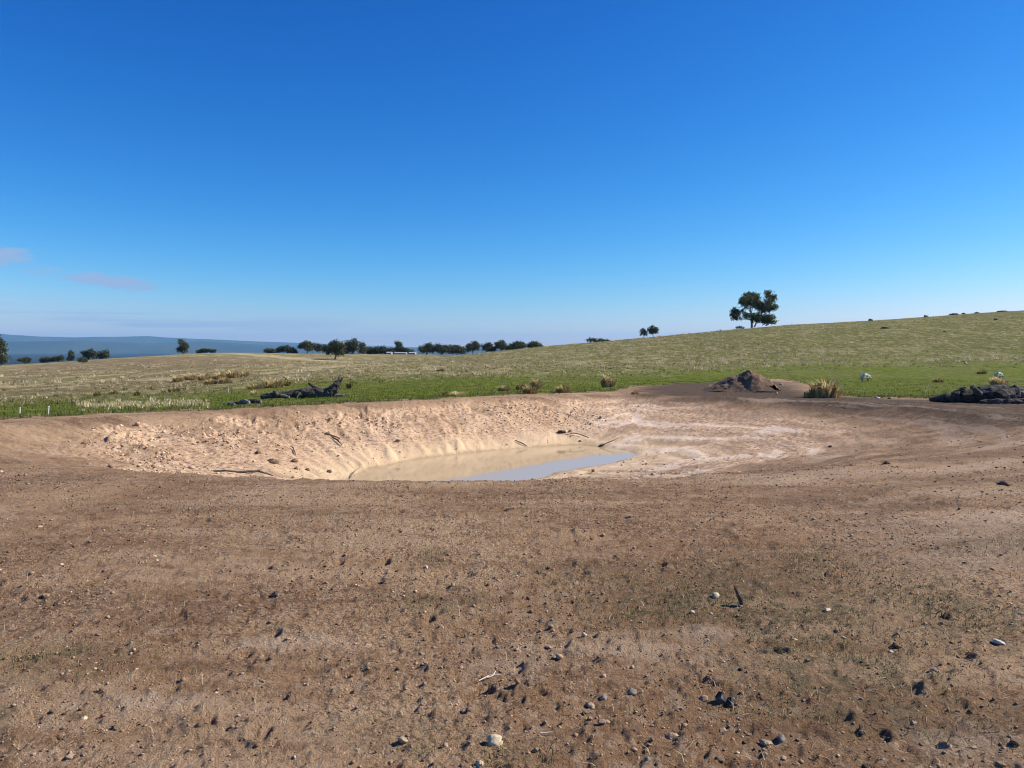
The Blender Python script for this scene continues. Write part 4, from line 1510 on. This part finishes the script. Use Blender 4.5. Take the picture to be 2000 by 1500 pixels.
# the black log on the right
p2, k2 = frame_at(1915, 787)
RK = k2 / 9.09
blk = thing('burnt_log', (p2[0], p2[1], gz(*p2)), 'massive black burnt log lying at the right edge of the soil', 'log')


def rq(cx, cy, y=0.0):
    return ((cx - 1230) * RK, y, max((605 - cy) * RK * .92, .0))


log_part('trunk', [rq(480, 560, .6), rq(800, 520, .5), rq(1150, 475, .35), rq(1500, 450, .2), rq(1760, 450, .1)], [.08, .20, .31, .39, .42], M_CHAR, blk, 41, 12, 12, .04)
log_part('root_flare', [rq(1500, 520, -.2), rq(1680, 420, 0), rq(1740, 350, .1)], [.33, .31, .17], M_CHAR, blk, 42, 6, 10, .05)
log_part('trunk_end', [rq(1790, 450, .25), rq(1950, 440, .3), rq(2250, 450, .35), rq(2500, 480, .4)], [.30, .29, .28, .24], M_CHAR, blk, 43, 10, 12)
log_part('pale_break', [rq(1840, 455, -.32), rq(1960, 440, -.25)], [.18, .22], M_GREYWOOD, blk, 44, 4, 9)
log_part('branch', [rq(1180, 440, -.1), rq(1110, 360, -.1), rq(1035, 270, -.1)], [.14, .11, .07], M_CHAR, blk, 45, 7, 8)
log_part('branch', [rq(900, 460, .2), rq(950, 380, .2), rq(990, 320, .2)], [.18, .15, .08], M_CHAR, blk, 46, 7, 8)
log_part('branch', [rq(780, 470, .1), rq(840, 420, .1), rq(870, 370, .1)], [.12, .12, .06], M_CHAR, blk, 47, 6, 8)
log_part('lower_limb', [rq(1050, 580, -.6), rq(1400, 575, -.7), rq(1700, 570, -.75), rq(1820, 580, -.8)], [.10, .16, .17, .15], M_CHAR, blk, 48, 10, 10)
log_part('pale_stub', [rq(1800, 590, -.85), rq(1850, 585, -.9)], [.10, .08], M_GREYWOOD, blk, 49, 3, 8)
log_part('root_spike', [rq(1780, 470, -.45), rq(1790, 380, -.4), rq(1800, 310, -.35)], [.05, .045, .02], M_GREYWOOD, blk, 50, 6, 6)
log_part('root_spike', [rq(1640, 520, -.6), rq(1720, 440, -.55), rq(1750, 470, -.6)], [.05, .05, .03], M_BROWNWOOD, blk, 51, 6, 6)
for ch in blk.children:
    ch.data.polygons.foreach_set('use_smooth', np.zeros(len(ch.data.polygons), bool))
# debris left of it
for i, (px, py, w, h, m, nm, ct, lab) in enumerate([
        (1715, 778, 16, 6, M_PALE, 'stone', 'stone', 'white flat stone at the grass edge between the golden tussock and black log'),
        (1738, 779, 10, 6, M_DARKCLOD, 'soil_clod', 'soil clod', 'dark clod right of the white flat stone at the grass edge'),
        (1823, 779, 14, 5, M_TAN, 'stone', 'stone', 'tan stone just left of the black log tip'),
        (1518, 770, 10, 8, M_TAN, 'stone', 'stone', 'tan rubble stone right of the earth mound'),
        (1527, 752, 12, 7, M_TAN, 'stone', 'stone', 'tan rubble stone behind the right foot of the mound'),
        (1887, 711, 9, 7, M_PALE, 'stone', 'stone', 'white boulder on the hillside above the black log'),
        (214, 754, 9, 4, M_PALE, 'stone', 'stone', 'white stone on the dry left slope'),
        (393, 738, 8, 4, M_PALE, 'stone', 'stone', 'white stone among the left gold tussocks'),
        (713, 708, 8, 4, M_PALE, 'stone', 'stone', 'white stone on the middle slope right of the valley tree'),
        (1965, 948, 36, 11, M_DARKCLOD, 'soil_clod', 'soil clod', 'long flat black clod near the right edge, mid soil'),
        (1956, 1256, 32, 13, M_PALE, 'stone', 'stone', 'white chip beside a hollow near the right edge')]):
    place_stone(nm, px, py, w, h, m, lab, ct, 950 + i, rough=.15, cut=4)


# ------------------------------------------------------------------ earth mound
pm, km = frame_at(1458, 766)
mound = thing('earth_mound', (pm[0], pm[1] + 1.0, gz(pm[0], pm[1] + 1.0) - .03), 'dark heap of dug earth beside the green strip', 'earth mound')
na_, nr_ = 96, 34
th = np.linspace(0, 2 * math.pi, na_, endpoint=False)
rr = np.linspace(0, 1, nr_)
TH, R2 = np.meshgrid(th, rr, indexing='ij')
A_, B2 = 80 * km, 1.45
mx, my = (R2 * np.cos(TH) * A_), (R2 * np.sin(TH) * B2)
xp = mx / km
hgt = 37 * km
prof = np.interp(xp, [-76, -60, -40, -18, -2, 8, 14, 30, 44, 58, 74], [.06, .26, .52, .80, .86, 1.0, 1.0, .92, .74, .52, .12])
cross = np.clip(1 - (np.abs(my + .1 * np.sin(xp / 20)) / B2), 0, 1) ** .85
mz = hgt * np.minimum(prof, 1.0) * np.clip(cross * 1.6, 0, 1)
lumps = np.maximum(fbm(mx * 3.2, my * 3.2, 161, 4, .6), -.1) * .22 + .10 * fbm(mx * 9, my * 9, 163, 3)
mz = mz + lumps * sstep(mz, .02, .4) * np.interp(xp, [-76, -10, 10, 76], [.35, .6, 1.3, 1.2])
mz -= .05 * R2 ** 4
ii = np.arange(na_ * nr_).reshape(na_, nr_)
jj = np.roll(ii, -1, 0)
mq = np.stack([ii[:, :-1].ravel(), ii[:, 1:].ravel(), jj[:, 1:].ravel(), jj[:, :-1].ravel()], 1)
link_mesh('heap', np.stack([mx.ravel(), my.ravel(), mz.ravel()], 1), mq, M_DARKSOIL, mound, smooth=False)
g = np.random.default_rng(66)
for i in range(46):
    a = g.uniform(-40, 74)
    yy = -abs(g.normal()) * .55 - .1
    cz = np.interp(a, [-76, -40, -2, 10, 30, 58, 74], [0, .42, .80, 1.0, .88, .34, 0]) * hgt * np.clip((1 - abs(yy) / B2) * 1.25, 0, 1)
    s0 = float(np.exp(g.normal(-1.95, .35)))
    v, f = stone_mesh(1200 + i, (s0, s0 * .85, s0 * .75), ICO1, .2, 3)
    o = link_mesh('clod', v, f, M_DARKSOIL if g.random() < .62 else M_CLOD, mound)
    o.location = (a * km, max(yy, -B2), cz + s0 * .12)

# ------------------------------------------------------------------ sticks, roots and litter
def stick(name, pts, radii, mat, label, cat='stick', seed=0, group=None, n=7, m=8, lift=0.0):
    """pts: (px, py on the ground, height above it in metres)"""
    w = []
    for (px, py, h) in pts:
        p = ghit(px, py)
        w.append((p[0], p[1], gz(*p) + h + lift))
    if pts[0][1] < 940:
        radii = [q * .62 for q in radii]
    w = np.array(w)
    o0 = w[0].copy()
    pp, pr = resample(w - o0, radii, m)
    gg = np.random.default_rng(seed)
    pp[1:-1] += gg.normal(size=(m - 2, 3)) * np.mean(radii) * .25
    V, F = tube(pp, pr, n, .12, seed)
    o = link_mesh(name, V, F, mat)
    o.location = o0
    return tag(o, label, cat, group)


ps = ghit(1452, 1184)
ks = ps[1] / 1500
V, F = tube(resample([(0, 0, -.02), (-8 * ks, 0, 18 * ks), (-18 * ks, .01, 38 * ks)], [.011, .016, .007], 8)[0], [.010, .013, .016, .018, .016, .013, .010, .005], 7, .12, 5)
o = link_mesh('stick', V, F, M_BROWNWOOD)
o.location = (ps[0], ps[1], gz(*ps))
tag(o, 'short dark stick poking up out of the soil and leaning left', 'stick')
stick('wood_block', [(1402, 1366, .02), (1432, 1370, .02)], [.028, .024], M_CHAR, 'flat dark piece of wood lying in the lower right soil', 'wood', 6, None, 6, 3)
stick('twig', [(935, 1334, .01), (955, 1324, .02), (978, 1323, .02)], [.003, .004, .002], M_DRY if False else M_PALE, 'bleached twig above the dark clods, lower middle', 'twig', 7, 'bleached twigs')
stick('twig', [(950, 1330, .012), (962, 1326, .02), (968, 1318, .03)], [.003, .003, .002], M_PALE, 'short bleached side twig crossing the first one', 'twig', 8, 'bleached twigs')
stick('twig', [(1055, 1437, .01), (1080, 1433, .012)], [.003, .002], M_PALE, 'bleached twig right of the big cream stone', 'twig', 9, 'bleached twigs', 5, 4)
stick('buried_branch', [(408, 922, .02), (440, 924, .05), (475, 926, .04), (505, 927, .05), (533, 930, .02)], [.02, .035, .045, .05, .02], M_CHAR,
      'thin black branch half buried along the clay floor, left', 'branch', 10, None, 7, 14)
stick('root', [(568, 873, .03), (573, 881, .05), (578, 890, .03)], [.015, .025, .012], M_CHAR, 'short black root sticking out of the clay slope', 'root', 11)
stick('root', [(648, 857, .03), (660, 866, .05), (668, 873, .03)], [.03, .04, .015], M_CHAR, 'dark root sliding down the clay bank, left of two', 'root', 12)
stick('root', [(636, 851, .03), (655, 856, .06), (664, 858, .03)], [.025, .035, .02], M_CHAR, 'dark root crossing the top of the other on the clay bank', 'root', 13)
stick('branch', [(1108, 849, .04), (1130, 853, .08), (1150, 857, .04)], [.03, .03, .02], M_GREYWOOD, 'grey branch on the clay above the far waterline', 'branch', 14)
stick('branch', [(1174, 872, .04), (1195, 868, .10), (1210, 863, .16)], [.03, .025, .012], M_GREYWOOD, 'thin grey branch rising from the far waterline', 'branch', 15)
stick('branch', [(1006, 861, .04), (1020, 868, .06), (1030, 873, .03)], [.025, .03, .02], M_BROWNWOOD, 'brown branch sliding into the water at the bank', 'branch', 16)
stick('branch', [(683, 936, .02), (694, 926, .10), (704, 921, .14)], [.02, .02, .01], M_GREYWOOD, 'little forked branch at the left tip of the water', 'branch', 17)
stick('branch', [(1806, 771, .05), (1812, 764, .3), (1815, 760, .45)], [.02, .018, .01], M_GREYWOOD, 'thin pale twig standing in grass left of the black log', 'branch', 18)


# ------------------------------------------------------------------ fence posts and far sheds
def fence_post(px, py, h, label, seed):
    p = ghit(px, py)
    k = p[1] / 1500
    rt = thing('fence_post', (p[0], p[1], gz(*p) - .05), label, 'fence post', 'thin fence posts')
    V, F = tube([(0, 0, 0), (.01, 0, h * k * .5), (.02, 0, h * k)], [.028, .026, .024], 6, .03, seed)
    link_mesh('post', V, F, M_POST, rt)
    V, F = tube([(.02, 0, h * k), (.02, 0, h * k + .03)], [.034, .03], 6, .0, seed)
    link_mesh('cap', V, F, M_PALE, rt)


fence_post(94, 809, 18, 'pale thin fence post at the far left, front of the bank crest', 1)
fence_post(38, 806, 13, 'short fence post nearest the left edge', 2)
fence_post(293, 784, 11, 'thin fence post in the green strip on the left', 3)
fence_post(446, 765, 12, 'thin fence post below the left gold tussocks', 4)
fence_post(822, 703, 8, 'left of two tiny posts below the row of trees', 5)
fence_post(827, 703, 8, 'right of two tiny posts below the row of trees', 6)
fence_post(1237, 662, 6, 'tiny post on the right ridge left of the small trees', 7)


def shed(px, depth, w, h, label, seed):
    p = at_depth(px, depth)
    W, Hh, Dp = w * depth / 1500, h * depth / 1500, 7.0
    z = gz(*p)
    rt = thing('shed', (p[0], p[1], z - .3), label, 'shed', 'white sheds beyond the crest')
    e = Hh * .7 + .3
    wv = [(-W / 2, -Dp / 2, 0), (W / 2, -Dp / 2, 0), (W / 2, Dp / 2, 0), (-W / 2, Dp / 2, 0), (-W / 2, -Dp / 2, e), (W / 2, -Dp / 2, e), (W / 2, Dp / 2, e),
          (-W / 2, Dp / 2, e), (-W / 2, 0, e + Hh * .28), (W / 2, 0, e + Hh * .28)]
    wf = [(0, 1, 5, 4), (2, 3, 7, 6), (1, 2, 6, 9, 5), (3, 0, 4, 8, 7)]
    link_mesh('walls', wv, wf, M_SHED, rt)
    o_, hh = .25, Hh * .3
    rv = []
    for zz in (0, .08):
        rv += [(-W / 2 - o_, -Dp / 2 - o_, e - .05 + zz), (W / 2 + o_, -Dp / 2 - o_, e - .05 + zz), (W / 2 + o_, 0, e + hh + zz), (-W / 2 - o_, 0, e + hh + zz),
               (-W / 2 - o_, Dp / 2 + o_, e - .05 + zz), (W / 2 + o_, Dp / 2 + o_, e - .05 + zz)]
    rf = [(6, 7, 8, 9), (9, 8, 11, 10), (0, 3, 2, 1), (3, 4, 5, 2), (0, 1, 7, 6), (4, 10, 11, 5), (1, 2, 8, 7), (2, 5, 11, 8), (0, 6, 9, 3), (3, 9, 10, 4)]
    link_mesh('roof', rv, rf, M_SHEDROOF, rt)
    dv = [(-W * .12, -Dp / 2 - .03, .3), (W * .12, -Dp / 2 - .03, .3), (W * .12, -Dp / 2 - .03, e * .85), (-W * .12, -Dp / 2 - .03, e * .85)]
    dv += [(a, b + .06, c) for a, b, c in dv]
    link_mesh('door', dv, [(0, 1, 2, 3), (7, 6, 5, 4), (0, 4, 5, 1), (1, 5, 6, 2), (2, 6, 7, 3), (3, 7, 4, 0)], M_GREY, rt)


shed(761, 470, 9, 4.5, 'small white shed left of the pointed tree', 1)
shed(783, 466, 22, 3.6, 'long white shed in front of the pointed tree', 2)
shed(806, 468, 12, 4.0, 'small white shed between the pointed tree and the long row of trees', 3)


# ------------------------------------------------------------------ sheep
def sheep(px, py, size, flip, head_down, label, seed):
    p = ghit(px, py)
    rt = thing('sheep', (p[0], p[1], gz(*p)), label, 'sheep', 'sheep grazing on the green strip', rz=(math.pi if flip else 0) + .25)
    hz_ = .28 if head_down else .86
    joints = [((-.34, 0, .62), .19), ((-.05, 0, .60), .225), ((.28, 0, .62), .20), ((.44, 0, .70 if not head_down else .58), .12),
              ((.56, 0, hz_ + (.0 if not head_down else .14)), .085), ((.70, 0, hz_ - .06), .055),
              ((-.47, 0, .64), .09), ((-.52, 0, .50), .035)]
    edges = [(0, 1), (1, 2), (2, 3), (3, 4), (4, 5), (0, 6), (6, 7)]
    for (x0, y0, back) in ((-.36, .10, 1), (-.36, -.10, 1), (.28, .09, 0), (.28, -.09, 0)):
        b = len(joints)
        anchor = 0 if back else 2
        joints += [((x0, y0, .44), .085), ((x0 + (-.05 if back else .02), y0, .24), .036), ((x0 + (.0 if back else .0), y0, .02), .030)]
        edges += [(anchor, b), (b, b + 1), (b + 1, b + 2)]
    for sgn in (-1, 1):
        b = len(joints)
        joints += [((.53, sgn * .10, hz_ + .05 + (.14 if head_down else .0)), .022)]
        edges += [(4, b)]
    me = bpy.data.meshes.new('body')
    me.from_pydata([tuple(np.array(j[0]) * size) for j in joints], edges, [])
    o = bpy.data.objects.new('body', me)
    col.objects.link(o)
    o.parent = rt
    md = o.modifiers.new('skin', 'SKIN')
    for i, j in enumerate(joints):
        me.skin_vertices[0].data[i].radius = (j[1] * size, j[1] * size)
    me.skin_vertices[0].data[1].use_root = True
    sb = o.modifiers.new('sub', 'SUBSURF')
    sb.levels = sb.render_levels = 2
    # wool above, dark hair on the lower legs and muzzle
    t = NT('fleece')
    tc = t.n.new('ShaderNodeTexCoord')
    sp = t.n.new('ShaderNodeSeparateXYZ')
    t.l.new(tc.outputs['Object'], sp.inputs[0])
    leg = t.ms(sp.outputs['Z'], .40 * size, .30 * size)
    muz = t.ms(sp.outputs['X'], .60 * size, .68 * size)
    nz = t.noise(16, t.pos(obj=True), 4)
    c = t.mix(t.ms(nz, .3, .7), (.50, .45, .36), (.66, .61, .52))
    c = t.mix(t.math('MULTIPLY', t.math('MAXIMUM', leg, muz), .8), c, (.10, .085, .07))
    me.materials.append(t.done(c, .95, t.bump(nz, .6, .03)))
    return rt


sheep(1690, 748, .86, False, True, 'white sheep standing on the green strip behind the golden tussock', 1)
sheep(1950, 741, .88, False, True, 'white sheep with lowered head on the green strip behind the black log', 2)
# ------------------------------------------------------------------ haze: one closed box of even, thin air
ht = bpy.data.materials.new('pale_air')
ht.use_nodes = True
ht.node_tree.nodes.clear()
ho = ht.node_tree.nodes.new('ShaderNodeOutputMaterial')
hv = ht.node_tree.nodes.new('ShaderNodeVolumePrincipled')
hv.inputs['Color'].default_value = (.28, .62, 1.0, 1)
hv.inputs['Density'].default_value = 3.9e-5
hv.inputs['Anisotropy'].default_value = 0.1
ht.node_tree.links.new(hv.outputs[0], ho.inputs['Volume'])
B = 25000.0
zb, zt = -125.0, 400.0
hvx = [(-B, -B, zb), (B, -B, zb), (B, B, zb), (-B, B, zb), (-B, -B, zt), (B, -B, zt), (B, B, zt), (-B, B, zt)]
hf = [(0, 3, 2, 1), (4, 5, 6, 7), (0, 1, 5, 4), (1, 2, 6, 5), (2, 3, 7, 6), (3, 0, 4, 7)]
haze = link_mesh('haze', hvx, hf, ht)
haze['kind'] = 'stuff'
haze['label'] = 'thin blue air fading the distant ranges'
